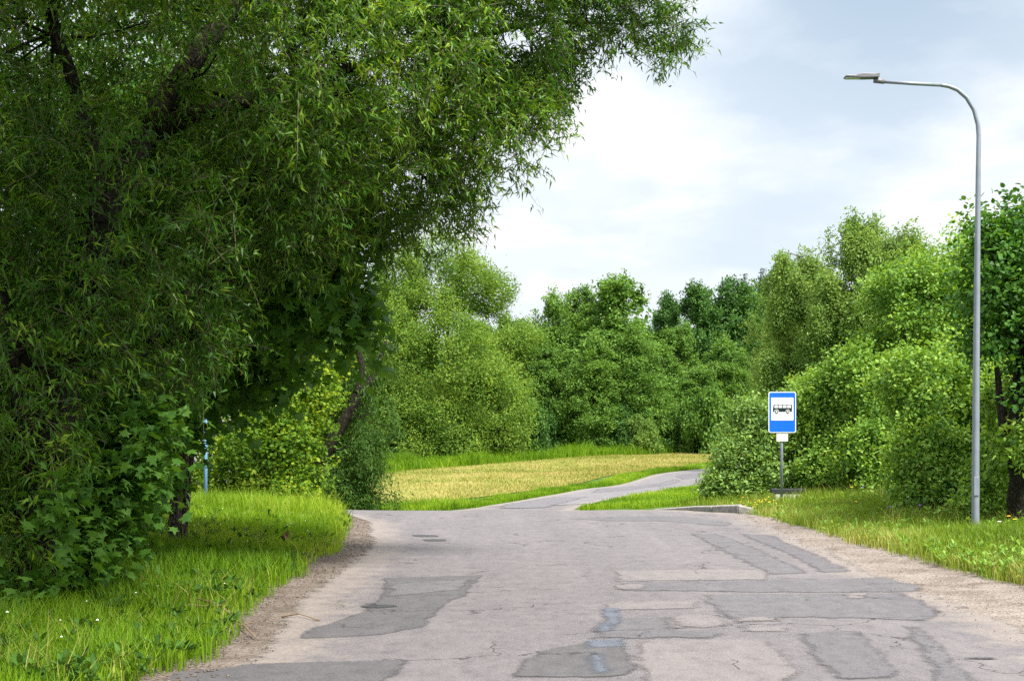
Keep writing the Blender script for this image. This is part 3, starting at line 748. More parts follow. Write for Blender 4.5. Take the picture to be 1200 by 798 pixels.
# sunny yellow-green shrub behind the verge
yb = gp(315, 39.5)
tree('hazel_shrub', 'sunlit yellow green shrub behind the grassy verge right of the blue post', 'shrub', yb,
     [([yb, P(320, 560, 39.5), P(330, 480, 39.5)], [.07, .05, .03]), ([gp(290, 40), P(280, 560, 40), P(262, 500, 40)], [.05, .04, .02]), ([gp(345, 40), P(352, 560, 40), P(378, 470, 40)], [.05, .04, .02])],
     [lob(300, 540, 39.5, 55, 1.0, 45), lob(260, 555, 39.5, 45, .9, 38), lob(345, 555, 39.5, 45, .9, 36), lob(340, 480, 40, 55, 1.1, 50), lob(285, 475, 40.5, 40, 1.0, 45), lob(360, 455, 40, 34, .9, 34), lob(375, 420, 40.5, 30, .8), lob(310, 425, 41, 45, 1.0), lob(345, 520, 39.4, 30, .8, 30), lob(245, 590, 39, 35, .8, 25), lob(235, 520, 40.5, 40, 1, 40), lob(225, 560, 40, 34, .9, 30), lob(340, 585, 38.6, 35, .8, 22), lob(300, 590, 38.8, 35, .8, 22)],
     M['yellowgreen'], M['bark'],
     dict(n=2500, nl=11, tw=.5, ll=.12, lw=.085, tpl='oval', shell=.3, gap=.25, gapf=1.6, tb=.45, tvc=.24, tvl=.16), 18, nsub=5, ntwig=1, limb_r=.02)

# leaning tree at the junction corner with dark hanging foliage
lb = gp(352, 41.5)
tree('leaning_tree', 'leaning brown trunked tree with dark hanging foliage at the left corner of the junction', 'tree', lb,
     [([lb + [0, 0, -.1], P(372, 545, 41.5), P(397, 505, 41.6), P(420, 462, 41.8), P(440, 440, 42), P(452, 400, 42.4)], [.22, .20, .17, .14, .10, .05]),
      ([P(420, 462, 41.8), P(424, 430, 42), P(415, 380, 42.3)], [.11, .09, .04])],
     [lob(415, 565, 41.8, 36, .9, 36), lob(432, 520, 41.8, 26, .8, 40), lob(412, 545, 42.6, 26, .9, 44), lob(425, 590, 41.2, 28, .7, 20), lob(395, 592, 41.2, 28, .7, 18), lob(440, 480, 42, 34, .9, 30), lob(385, 420, 43, 40, 1.2, 46), lob(437, 425, 43, 22, .8, 24), lob(412, 468, 42.8, 30, .8, 28), lob(372, 575, 42.4, 26, .8, 26), lob(445, 585, 41.6, 18, .6, 20), lob(458, 580, 41.4, 15, .5, 18), lob(436, 555, 41.2, 20, .5, 16), lob(398, 575, 41.0, 22, .5, 20)],
     M['darkwillow'], M['bark'],
     dict(n=2500, nl=14, tw=.6, ll=.12, lw=.035, tpl='lance', out=.4, up=-.4, rnd=.35, droop=.5, spread=.10, shell=.4, gap=.4, gapf=1.8, uneven=.32, tb=.5), 19, nsub=4, limb_r=.03)

# ------------------------------------------------------------------ far trees
FAR = dict(tpl='clump', spread=.30, nout=.6, nup=.55, nrnd=.6)
fw = [lob(515, 320, 111.6, 46, None, 42), lob(548, 335, 111.6, 42), lob(575, 345, 112.8, 26), lob(490, 365, 109.1, 46), lob(470, 420, 107.9, 44), lob(530, 410, 107.3, 50), lob(560, 460, 107.3, 44), lob(588, 478, 107.9, 32, None, 42), lob(510, 475, 106.6, 46), lob(470, 490, 106.6, 36), lob(600, 425, 111.6, 28, None, 50), lob(612, 395, 112.8, 20), lob(440, 440, 109.1, 40), lob(560, 505, 106.6, 34, None, 24), lob(520, 500, 106.0, 34, None, 24), lob(440, 380, 111.6, 40), lob(595, 510, 107.3, 22, None, 20), lob(500, 525, 105.4, 30, None, 14), lob(545, 523, 105.4, 30, None, 12), lob(455, 520, 106.6, 26, None, 16), lob(470, 330, 111.6, 36)]
fb_ = gp(526, 109.1)
tree('willow_tree', 'large pale green rounded willow at the left end of the mown field', 'tree', fb_,
     [([fb_, P(527, 480, 109.1), P(524, 400, 110.4), P(530, 310, 111.6)], [.19, .17, .14, .07]), ([gp(536, 109.7), P(545, 490, 109.7), P(565, 400, 110.4)], [.13, .12, .08]), ([gp(514, 109.4), P(500, 480, 109.4), P(480, 400, 109.9)], [.13, .12, .08])],
     fw, M['farwillow'], M['bark'],
     dict(n=11500, nl=12, tw=.85, ll=.22, lw=.085, shell=.20, gap=.60, gapf=1.3, uneven=.26, tb=.5, tvc=.22, tvl=.15, up=.25, **FAR), 31, nsub=4, limb_r=.09)

def lobes_alder(H, Rm, seed, layers=15, per=6):
    r = rs(seed); L = []
    for i in range(layers):
        f = i / (layers - 1)
        z = H * (0.10 + 0.84 * f)
        R = Rm * (math.sin(math.pi * min(1, 0.24 + f * 0.78)) ** 0.75) * (1.0 - 0.25 * f)
        k = max(2, int(per * (1 - .6 * f)))
        a0 = r.uniform(0, 6.28)
        for j in range(k):
            a = a0 + 6.28 * j / k + r.normal(0, .25); q = R * r.uniform(.45, .85)
            s = (0.30 * Rm + 0.25 * R) * r.uniform(.7, 1.2)
            L.append((np.array([q * math.cos(a), q * math.sin(a), z + r.normal(0, .02 * H)]), np.array([s, s, s * r.uniform(.35, .55)])))
    for j in range(13):
        q = abs(r.normal(0, .42)); a = r.uniform(0, 6.28)
        L.append((np.array([q * Rm * math.cos(a), q * Rm * math.sin(a), H * (1.0 - .20 * q - r.uniform(0, .05))]), np.array([.075 * Rm, .075 * Rm, .06 * H])))
    return L

def local_tree(kind, seed):
    """returns (crown mesh, trunk mesh) in local space, unit built at true size"""
    global hgt
    keep = hgt
    hgt = lambda x, y: np.full(np.shape(x), -1.0) if not np.isscalar(x) else -1.0
    r = rs(seed); mb = MB()
    if kind == 'alder':
        H, Rm = 15.0, 3.6
        L = lobes_alder(H, Rm, seed)
        me, Cp = foliage('crown', L, 8000, 10, .75, .22, .15, 'clump', seed, out=.8, up=.15, rnd=.35, spread=.18, nout=.45, nup=.8, nrnd=.5, shell=.22, gap=.62, gapf=1.5, uneven=.30, tb=.48, tvc=.24, tvl=.14)
    elif kind == 'birch':
        H, Rm = 13.5, 2.9
        L = []
        for i in range(44):
            f = r.uniform(0.12, .95); a = r.uniform(0, 6.28); R = Rm * (1 - abs(f - .5) * 1.1) * r.uniform(.2, 1.0)
            s = r.uniform(.4, .8)
            L.append((np.array([R * math.cos(a), R * math.sin(a), H * f]), np.array([s, s, s * 1.9])))
        for i in range(22):
            q = abs(r.normal(0, 1.3)); a = r.uniform(0, 6.28); L.append((np.array([q * math.cos(a), q * math.sin(a), H * (1 - .08 * q) - r.uniform(-.5, 1.6)]), np.array([.2, .2, 1.1])))
        me, Cp = foliage('crown', L, 6500, 13, 1.15, .16, .08, 'clump', seed, out=.35, up=.25, rnd=.35, droop=.75, spread=.09, nout=.5, nup=.5, nrnd=.7, shell=.4, gap=.25, gapf=1.0, uneven=.2, tb=.5, tvc=.16, tvl=.14)
    elif kind == 'spruce':
        H, Rm = 17.0, 2.6
        L = []
        for i in range(22):
            f = i / 21.; z = H * (.12 + .86 * f); R = Rm * (1 - f) ** .85 + .12
            for j in range(7):
                a = r.uniform(0, 6.28); L.append((np.array([R * .55 * math.cos(a), R * .55 * math.sin(a), z - .12 * R]), np.array([R * .5 + .06, R * .5 + .06, .26])))
        me, Cp = foliage('crown', L, 2600, 10, .7, .26, .08, 'clump', seed, out=.8, up=-.15, rnd=.25, droop=.3, spread=.12, nout=.3, nup=.9, nrnd=.4, shell=.4, gap=.0, uneven=.1, tb=.5)
    else:  # bush
        H, Rm = 3.2, 2.2
        L = []
        for i in range(30):
            a = r.uniform(0, 6.28); q = Rm * r.uniform(.1, .85); z = H * r.uniform(.08, .95) * (1 - .35 * q / Rm)
            s = r.uniform(.28, .75); L.append((np.array([q * math.cos(a), q * math.sin(a), z]), np.array([s, s, s * .85])))
        me, Cp = foliage('crown', L, 2200, 10, .6, .20, .13, 'clump', seed, out=.5, up=.45, rnd=.4, spread=.2, shell=.3, gap=.4, gapf=1.6, uneven=.3, tb=.5, tvc=.16)
    hgt = keep
    if kind == 'bush':
        for k in range(5):
            a = r.uniform(0, 6.28); limb(mb, (.15 * math.cos(a), .15 * math.sin(a), -.1), (1.0 * math.cos(a), 1.0 * math.sin(a), 1.7), .05, .015, r, .1, 5, 5)
    else:
        tr = {'alder': .20, 'birch': .14, 'spruce': .19}[kind]
        z = np.linspace(-.3, H * .95, 14); p = np.stack([np.cumsum(r.normal(0, .05, 14)), np.cumsum(r.normal(0, .05, 14)), z], 1); p[0, :2] = 0
        mb.tube(p, tr * (1 - np.linspace(0, .93, 14)), 9, .05, r)
        for j in r.choice(len(Cp), 70, replace=False):
            k = np.argmin(np.abs(p[:, 2] - (Cp[j][2] - .22 * np.hypot(*Cp[j][:2]) - .3)))
            limb(mb, p[k], Cp[j], .05 if kind != 'spruce' else .03, .008, r, .06, 4, 5)
    return me, mb.mesh('trunk', True)

VAR = {}
for kind, n in (('alder', 3), ('birch', 2), ('spruce', 1), ('bush', 2)):
    for i in range(n):
        VAR[kind, i] = local_tree(kind, 700 + 37 * i + len(kind))
BARK = {'alder': 'barkgrey', 'birch': 'barkbirch', 'spruce': 'bark', 'bush': 'bark'}
_made = {}
def far_tree(name, kind, var, px, Y, top, wpx, label, cat, mat, rot=0.0, group=None):
    """a copy of one of the variants, scaled to reach photo row `top` at column px"""
    b = gp(px, Y)
    H = (EYE + (HZ - top) * Y / F) - b[2]
    H0 = {'alder': 15.0, 'birch': 14.2, 'spruce': 17.3, 'bush': 3.2}[kind]
    R0 = {'alder': 3.5, 'birch': 3.2, 'spruce': 2.7, 'bush': 2.4}[kind]
    rt = empty(name, tuple(b), label, cat, group)
    rt.rotation_euler[2] = rot
    w = (wpx * Y / F) / R0
    rt.scale = (w, w, H / H0)
    key = (kind, var, mat)
    if key not in _made:
        ms = []
        for j, (nm, mt) in enumerate((('crown', M[mat]), ('trunk', M[BARK[kind]]))):
            me = VAR[kind, var][j]
            if me.users: me = me.copy()
            ob = link(nm, me, mt, rt); ms.append(ob)
        _made[key] = ms
    else:
        for src in _made[key]:
            c = src.copy(); COL.objects.link(c); c.parent = rt
    return rt

WG = 'trees of the wood beyond the mown field'
far_tree('alder_tree', 'alder', 0, 648, 128, 348, 40, 'green tree of the wood right beside the pale rounded willow', 'tree', 'alder', 0.4, WG)
far_tree('alder_tree', 'alder', 1, 722, 125, 322, 58, 'tallest bright green broad tree in the middle of the wood beyond the field', 'tree', 'alder', 1.1, WG)
far_tree('alder_tree', 'alder', 2, 683, 131, 340, 42, 'green tree overlapping the left side of the broad tree in the middle of the wood', 'tree', 'alder', 2.2, WG)
far_tree('alder_tree', 'alder', 0, 775, 124, 405, 34, 'shorter lighter tree at the right foot of the broad middle tree', 'tree', 'alder', 3.0, WG)
far_tree('alder_tree', 'alder', 2, 782, 138, 347, 34, 'darker tree set back just right of the broad middle tree', 'tree', 'alderdark', 0.2, WG)
far_tree('alder_tree', 'alder', 1, 818, 135, 333, 42, 'tall dark green tree with a domed top left of the twin spruces', 'tree', 'alderdark', 4.0, WG)
far_tree('alder_tree', 'alder', 2, 858, 136, 330, 46, 'tall dark green tree just in front of the spruces', 'tree', 'alderdark', 5.1, WG)
far_tree('alder_tree', 'alder', 0, 915, 140, 312, 50, 'dark green tree between the spruces and the birches', 'tree', 'alderdark', 0.9, WG)
far_tree('alder_tree', 'alder', 2, 628, 122, 392, 36, 'low green tree in front of the wood touching the pale willow', 'tree', 'alder', 1.6, WG)
far_tree('alder_tree', 'alder', 0, 697, 119, 398, 40, 'lower tree in front of the broad middle tree on its left', 'tree', 'alder', 5.7, WG)
far_tree('alder_tree', 'alder', 2, 745, 120, 380, 36, 'lower tree in front of the broad middle tree on its right', 'tree', 'alder', 3.3, WG)
far_tree('alder_tree', 'alder', 0, 850, 124, 400, 36, 'mid green tree behind the shrub at the bus stop sign', 'tree', 'alder', 4.4, WG)
far_tree('alder_tree', 'alder', 1, 795, 128, 380, 32, 'mid green tree filling the gap left of the tall dark trees', 'tree', 'alder', 5.9, WG)
far_tree('spruce_tree', 'spruce', 0, 872, 150, 316, 26, 'left one of two dark pointed spruces rising above the wood', 'tree', 'spruce', 0.0, WG)
far_tree('spruce_tree', 'spruce', 0, 893, 150, 309, 28, 'right and taller one of two dark pointed spruces rising above the wood', 'tree', 'spruce', 1.4, WG)
far_tree('alder_tree', 'alder', 1, 822, 122, 430, 30, 'low light green tree in front of the tall dark trees near the sign', 'tree', 'alder', 2.0, WG)
far_tree('alder_tree', 'alder', 1, 600, 136, 370, 40, 'tree of the wood peeping out behind the right side of the pale willow', 'tree', 'alder', 3.4, WG)
far_tree('alder_tree', 'alder', 2, 560, 140, 380, 50, 'tree of the wood hidden behind the pale willow', 'tree', 'alder', 1.9, WG)
far_tree('alder_tree', 'alder', 0, 470, 130, 360, 55, 'tree behind the left side of the pale willow', 'tree', 'alder', 2.9, WG)
far_tree('alder_tree', 'alder', 1, 380, 110, 300, 70, 'tall tree seen through the gap above the leaning tree', 'tree', 'alder', 0.6, WG)
far_tree('alder_tree', 'alder', 2, 270, 95, 260, 80, 'tall tree far behind the yellow green shrub', 'tree', 'alder', 4.6, WG)
far_tree('alder_tree', 'alder', 0, 120, 90, 240, 90, 'tall tree far behind the left thicket', 'tree', 'alder', 5.4, WG)
for i, (px, top, Y, w, v) in enumerate([(455, 506, 108, 22, 0), (495, 508, 108, 24, 1)]):
    far_tree('bush', 'bush', v, px, Y, top, w, ['low dark bush under the left side of the pale willow', 'low dark bush beside the trunks of the pale willow'][i], 'bush', 'alderdark', i * 1.3)
UG = 'bushes along the foot of the wood'
for i, (px, top, Y, w, v, mt, lab) in enumerate([
        (632, 470, 118, 26, 0, 'alderdark', 'bush at the foot of the wood nearest the pale willow'),
        (660, 462, 119, 28, 1, 'alder', 'rounded bush left of the broad middle tree'),
        (694, 478, 118, 28, 0, 'alder', 'bush at the left foot of the broad middle tree'),
        (728, 470, 118, 28, 1, 'alderdark', 'dark bush under the broad middle tree'),
        (757, 488, 117, 22, 1, 'birch', 'greyish green bush at the right foot of the broad middle tree'),
        (790, 478, 120, 26, 0, 'alderdark', 'dark bush under the gap right of the broad tree'),
        (826, 455, 118, 32, 1, 'alder', 'large light bush beside the far road end'),
        (858, 468, 119, 30, 0, 'alder', 'bush half hidden by the shrub at the sign')]):
    far_tree('bush', 'bush', v, px, Y, top, w, lab, 'bush', mt, i * 0.9, UG)

BG = 'birches behind the right hedge'
far_tree('birch_tree', 'birch', 0, 940, 76, 276, 62, 'feathery birch on the left of the group behind the bus stop sign', 'tree', 'birch', 0.3, BG)
far_tree('birch_tree', 'birch', 1, 1000, 72, 250, 66, 'tall feathery birch with windswept top in the middle of the group', 'tree', 'birch', 2.3, BG)
far_tree('birch_tree', 'birch', 0, 1060, 70, 248, 70, 'full rounded birch on the right of the group left of the lamp post', 'tree', 'birch', 4.1, BG)
far_tree('birch_tree', 'birch', 1, 925, 80, 345, 46, 'lower bluish birch at the left foot of the group', 'tree', 'birch', 5.0, BG)
far_tree('birch_tree', 'birch', 0, 1120, 66, 290, 46, 'birch mostly hidden behind the lamp post and dark tree', 'tree', 'birch', 1.0, BG)
far_tree('alder_tree', 'alder', 1, 985, 84, 370, 60, 'green tree filling the gap under the birches', 'tree', 'alder', 0.7)
far_tree('alder_tree', 'alder', 2, 1110, 80, 330, 60, 'green tree behind the hedge and the lamp post', 'tree', 'alder', 3.7)
far_tree('alder_tree', 'alder', 0, 1230, 60, 280, 70, 'green tree beyond the right edge of the photo', 'tree', 'alder', 1.7)

# the rest of the wood reads as one mass behind
r = rs(900); L = []
for i in range(170):
    px = r.uniform(-500, 1700); Y = r.uniform(150, 175); top = np.interp(px, [-500, 300, 560, 640, 760, 900, 1200, 1700], [330, 340, 400, 385, 375, 350, 340, 330]) + r.normal(0, 10)
    b = gp(px, Y); H = EYE + (HZ - top) * Y / F - b[2]
    L.append((b + [0, 0, H * .5], np.array([2.6, 2.2, H * .5])))
    L.append((b + [r.normal(0, 1.5), -1.5, H * .25], np.array([2.8, 2.2, H * .28])))
me, _ = foliage('woodland', L, 9500, 7, 1.6, .75, .55, 'clump', 901, out=.5, up=.2, spread=.3, shell=.2, gap=.1, tb=.45)
tag(link('woodland', me, M['alderdark']), 'solid wood behind the front trees of the far treeline', 'woodland', kind='stuff')

# ------------------------------------------------------------------ right hand shrubs
HK = dict(tpl='oval', spread=.17, nout=.5, nup=.8, nrnd=.5, shell=.25, uneven=.26)
def shrub(name, label, px, Y, lobes, n, mat, seed, stems=4, ll=.10, lw=.06, tb=.5, cat='shrub', gap=.5, group=None, **kw):
    b = gp(px, Y); r = rs(seed)
    tr = []
    for k in range(stems):
        c = lobes[int(r.integers(0, len(lobes)))][0]
        a = b + np.array([r.normal(0, .25), r.normal(0, .15), -.05]); q = a + (c - a) * .75
        mid = (a + q) / 2 + np.array([0, 0, .25])
        tr.append((np.array([a, mid, q]), np.array([.05, .04, .02])))
    d = dict(n=n, nl=10, tw=.42, ll=ll, lw=lw, gap=gap, gapf=2.4, tb=tb, tvc=.23, tvl=.14, up=.2, out=.6, rnd=.4, **HK); d.update(kw)
    return tree(name, label, cat, b, tr, lobes, M[mat], M['bark'], d, seed, group, nsub=4, ntwig=1, limb_r=.016)

shrub('shrub', 'pale rounded shrub left of the bus stop sign at the kerb', 888, 36.6,
      [lob(870, 545, 36.4, 36, .8, 42), lob(905, 510, 36.6, 36, .8, 40), lob(880, 490, 37, 28, .7, 24), lob(905, 560, 36, 36, .8, 36), lob(850, 572, 36.2, 24, .6, 22), lob(935, 500, 37, 32, .8, 40), lob(838, 575, 36.2, 12, .4, 14), lob(940, 560, 36, 30, .8, 36), lob(880, 578, 35.8, 30, .6, 18)],
      3000, 'hedgepale', 41, tb=.52)
shrub('shrub', 'large sunlit green hedge shrub just right of the bus stop sign', 990, 34.6,
      [lob(960, 540, 35.5, 42, .8, 46), lob(990, 480, 36.0, 46, .9, 48), lob(955, 470, 36.6, 30, .8, 34), lob(1020, 540, 33.8, 46, .9, 48), lob(1030, 460, 35.0, 44, .9, 44), lob(985, 560, 35.0, 36, .7, 32), lob(1050, 510, 34.0, 42, .8, 46), lob(1000, 430, 35.6, 28, .7, 24), lob(1040, 575, 33.2, 34, .7, 22)],
      4200, 'hedge', 42, tb=.58)
shrub('shrub', 'sunlit green hedge shrub behind and left of the lamp post', 1100, 28.5,
      [lob(1090, 540, 28.4, 42, .8, 44), lob(1110, 480, 28.8, 44, .9, 46), lob(1070, 450, 29.6, 40, .8, 40), lob(1130, 560, 28, 36, .7, 32), lob(1085, 580, 28, 34, .6, 20), lob(1150, 500, 28.4, 40, .8, 46), lob(1180, 560, 27.6, 38, .7, 34), lob(1190, 500, 28.4, 40, .8, 40), lob(1230, 540, 28, 45, .8, 50), lob(1120, 430, 30, 34, .8, 30), lob(1165, 540, 24.6, 30, .45, 34), lob(1205, 520, 23.2, 26, .35, 26), lob(1170, 480, 25, 30, .5, 26), lob(1150, 585, 24.6, 26, .4, 18)],
      4000, 'hedge', 43, tb=.55)
shrub('apple_tree', 'light green tree rising over the hedge between the birches and the lamp post', 1085, 36,
      [lob(1060, 390, 36, 42, 1.0, 40), lob(1050, 345, 36.4, 32, .9, 32), lob(1100, 360, 36, 44, 1.0, 44), lob(1030, 345, 36.6, 20, .6, 16), lob(1085, 325, 36.6, 30, .9, 24), lob(1122, 320, 37, 22, .8, 30), lob(1120, 410, 35.6, 40, 1, 40), lob(1075, 440, 35.4, 44, 1, 34), lob(1040, 420, 36, 36, .9, 30), lob(1150, 340, 36.6, 40, 1, 50), lob(1130, 268, 37.4, 8, .3, 16), lob(1030, 395, 36.5, 22, .6, 16)],
      2500, 'hedge', 44, cat='tree', tb=.6, ll=.11, lw=.065, tw=.55)
db = gp(1190, 23.6)
tree('linden_tree', 'dark green leafy tree with short brown trunk at the right edge behind the lamp post', 'tree', db,
     [([db + [0, 0, -.15], P(1192, 560, 23.6), P(1190, 500, 23.7), P(1196, 420, 24), P(1215, 300, 24.5)], [.15, .13, .12, .10, .05]),
      ([P(1192, 540, 23.6), P(1176, 500, 23.8), P(1168, 430, 24)], [.10, .085, .04])],
     [lob(1190, 270, 24.6, 46, .9, 36), lob(1180, 330, 24.2, 52, 1.0, 44), lob(1200, 400, 24, 56, 1.0, 42), lob(1165, 390, 24.2, 30, .7, 40), lob(1195, 455, 23.8, 40, .9, 24), lob(1260, 350, 24.5, 80, 1.4, 90), lob(1250, 285, 25, 60, 1.2, 45), lob(1178, 300, 24.4, 34, .8, 34), lob(1162, 290, 24.4, 20, .5, 26), lob(1240, 440, 24, 50, 1.0, 40), lob(1300, 240, 25, 80, 1.2, 45)],
     M['darktree'], M['bark'],
     dict(n=2500, nl=10, tw=.5, ll=.10, lw=.075, tpl='oval', spread=.18, shell=.3, gap=.15, gapf=1.5, tb=.5, nout=.45, nup=.85, nrnd=.4, up=.05, out=.7, rnd=.35), 45, nsub=5, ntwig=2, limb_r=.03)

# ------------------------------------------------------------------ grass
def blades(name, x, y, hmin, hmax, w, seed, mat, label, tb=.5, tv=.2, tsc=.5, lean=.35, dz=0.0, hn=.35, yellow=None):
    r = rs(seed); n = len(x)
    p3 = np.stack([x, y, np.zeros(n)], 1)
    k = 1 + hn * snoise(p3, .9, seed + 1) + .2 * snoise(p3, 2.6, seed + 2)
    h = r.uniform(hmin, hmax, n) * np.clip(k, .35, 1.8)
    z = hgt(x, y) + dz
    a = r.uniform(0, 6.28, n); lx = np.cos(a); ly = np.sin(a)
    ln = h * lean * r.uniform(.2, 1.6, n)
    b = a + r.normal(1.57, .5, n); wx, wy = np.cos(b), np.sin(b)
    ww = w * r.uniform(.6, 1.3, n)
    V = np.empty((n, 5, 3))
    for i, (t, s, kx) in enumerate(((0, -1, 1), (0, 1, 1), (.55, 1, .8), (.55, -1, .8), (1, 0, 0))):
        V[:, i, 0] = x + lx * ln * t * t + wx * ww * .5 * s * kx
        V[:, i, 1] = y + ly * ln * t * t + wy * ww * .5 * s * kx
        V[:, i, 2] = z + h * t * (1 - .12 * t) - (.02 if t == 0 else 0)
    base = np.arange(n)[:, None] * 5
    lp = np.concatenate([base + np.array([0, 1, 2, 3]), base + np.array([3, 2, 4])], 1).ravel()
    st = (np.arange(n)[:, None] * 7 + np.array([0, 4])).ravel()
    ti = tb + tv * r.standard_normal(n) * .7 + .22 * snoise(p3, tsc, seed + 5) + .10 * snoise(p3, tsc * 5, seed + 6)
    if yellow is not None: ti = ti + yellow
    ti = np.repeat(np.clip(ti, 0, 1), 2)
    o = link(name, np_mesh(name, V.reshape(-1, 3), lp, st, tint=ti), mat)
    return tag(o, label, 'grass', kind='stuff')

def scatter(n, y0, y1, xa, xb, seed, ypow=1.0, edge=None):
    r = rs(seed)
    u = r.uniform(0, 1, n) ** ypow
    y = y0 + (y1 - y0) * u
    a, b = xa(y), xb(y)
    x = a + (b - a) * r.uniform(0, 1, n)
    return x, y

# left verge
vl = lambda y: np.minimum(knots([(5, -2.5), (9, -2.35), (10.5, -2.15), (13.5, -2.38), (17, -2.4), (20, -2.4), (25, -2.8), (27, -2.95), (29, -3.3), (30.2, -3.8), (31, -6.5), (31.5, -8)], y), 0)
x, y = scatter(175000, 7, 31.2, lambda y: np.maximum(-11.0, -0.42 * y - 1.5), vl, 201, 1.25)
rr = rs(202); ed = vl(y) - x
keep = (ed > .35 * rr.uniform(0, 1, len(x)) ** 2 + .12 * snoise(np.stack([x, y, 0 * x], 1), 2.2, 203)) & (rr.uniform(0, 1, len(x)) < np.clip(.35 + ed * 1.5, 0, 1))
x, y, ed = x[keep], y[keep], ed[keep]
blades('grass', x, y, .10, .30, .011, 204, M['grass'], 'green grass on the left verge under the willow', tb=.48, yellow=np.where(ed < .3, .12, 0))
x, y = scatter(16000, 26, 33.5, lambda y: -0 * y - 15, lambda y: np.where(y < 30.3, vl(y) - .2, -5.5 - (y - 30.3) * 2), 205)
blades('grass', x, y, .25, .55, .012, 206, M['grass'], 'taller grass at the far end of the left verge', tb=.6)
# right verge
vr = lambda y: knots([(5, 6.1), (9, 6.05), (14, 5.55), (15.2, 5.55), (18, 5.35), (22, 5.25), (26, 5.3), (30, 5.35), (31.5, 5.3), (32.4, 5.3), (33.2, 4.7), (34.6, 3.9), (36, 3.2)], y)
x, y = scatter(120000, 11, 35.2, vr, lambda y: np.minimum(.42 * y + 1.5, 12.5), 211, 1.2)
rr = rs(212); ed = x - vr(y)
keep = (ed > .35 * rr.uniform(0, 1, len(x)) ** 2 + .10 * snoise(np.stack([x, y, 0 * x], 1), 2.2, 213)) & (rr.uniform(0, 1, len(x)) < np.clip(.35 + ed * 1.3, 0, 1))
x, y, ed = x[keep], y[keep], ed[keep]
blades('grass', x, y, .10, .28, .012, 214, M['grassright'], 'sunny yellow green grass on the right verge below the lamp post', tb=.40, yellow=np.clip(.28 - ed * .22, -.1, .3))
# grass wedge between the two roads, road verge, tall grass along the wood
x, y = scatter(42000, 37.6, 70, lambda y: knots(RIGHT, y) + .12, lambda y: np.minimum(knots(RIGHT, y) + 6.5, 16), 221, 1.3)
keep = ~((y < 39.5) & (x < 3.2))
blades('grass', x[keep], y[keep], .06, .20, .022, 222, M['grass'], 'green grass wedge between the junction and the far road', tb=.44, tv=.28)
x, y = scatter(34000, 42.0, 110, lambda y: knots(LEFT, y) - (.9 + .02 * (y - 42)), lambda y: knots(LEFT, y) - .2, 223, 1.3)
blades('grass', x, y, .10, .28, .022, 224, M['grass'], 'bright green grass strip along the far road', tb=.36)
x, y = scatter(7000, 41.6, 44.5, lambda y: -0 * y - 7.5, lambda y: knots(LEFT, y) - .2, 225)
blades('grass', x, y, .12, .42, .02, 226, M['grass'], 'tall grass at the near corner of the mown field', tb=.45)
r = rs(227); n = 26000
u = r.uniform(0, 1, n); k = u * (len(ftr) - 1); i0 = np.minimum(k.astype(int), len(ftr) - 2); fr = (k - i0)[:, None]
pp = ftr[i0] * (1 - fr) + ftr[i0 + 1] * fr
blades('grass', pp[:, 0] + r.normal(0, .5, n), pp[:, 1] + r.uniform(-.6, 8, n) * np.linspace(.5, 1.3, len(ftr))[i0], .4, 1.0, .05, 228, M['grass'], 'tall grass between the mown field and the wood', tb=.26)
r = rs(231); n = 60000
a = r.uniform(0, 1, n) ** 1.35; b = r.uniform(0, 1, n)
bi = b * 89; b0 = np.minimum(bi.astype(int), 88); fr = (bi - b0)
lo = fbr[b0] * (1 - fr)[:, None] + fbr[b0 + 1] * fr[:, None]; hi = ftr[b0] * (1 - fr)[:, None] + ftr[b0 + 1] * fr[:, None]
pp = lo * (1 - a)[:, None] + hi * a[:, None]
blades('stubble', pp[:, 0], pp[:, 1], .04, .16, .03, 232, M['stubble'], 'pale mown stubble covering the field', tb=.5, tsc=.3, tv=.3, dz=.03)

# clover and dandelion heads in the left verge
def dots(n, xy, s, seed, mat, label):
    r = rs(seed); x, y = xy
    z = hgt(x, y) + r.uniform(.16, .34, n)
    base = np.array([(1, 0, 0), (.3, .95, 0), (-.8, .6, 0), (-.8, -.6, 0), (.3, -.95, 0), (0, 0, .8)])
    V = base[None] * s * r.uniform(.6, 1.2, (n, 1, 1)) + np.stack([x, y, z], 1)[:, None]
    fc = np.array([(0, 1, 5), (1, 2, 5), (2, 3, 5), (3, 4, 5), (4, 0, 5)])
    lp = (np.arange(n)[:, None, None] * 6 + fc[None]).reshape(-1)
    return tag(link('flower_heads', np_mesh('flower_heads', V.reshape(-1, 3), lp, np.arange(n * 5) * 3), mat), label, 'flowers', kind='stuff')
x, y = scatter(60, 9, 31, lambda y: np.maximum(-8, -.36 * y), lambda y: vl(y) - .3, 241, 1.0)
dots(60, (x, y), .011, 242, M['white'], 'tiny white clover heads in the left verge')
r = rs(243); x = r.uniform(5.15, 5.9, 34); y = r.uniform(31.3, 32.9, 34)
dots(34, (x, y), .018, 244, M['yellow'], 'yellow flower heads at the end of the kerb')

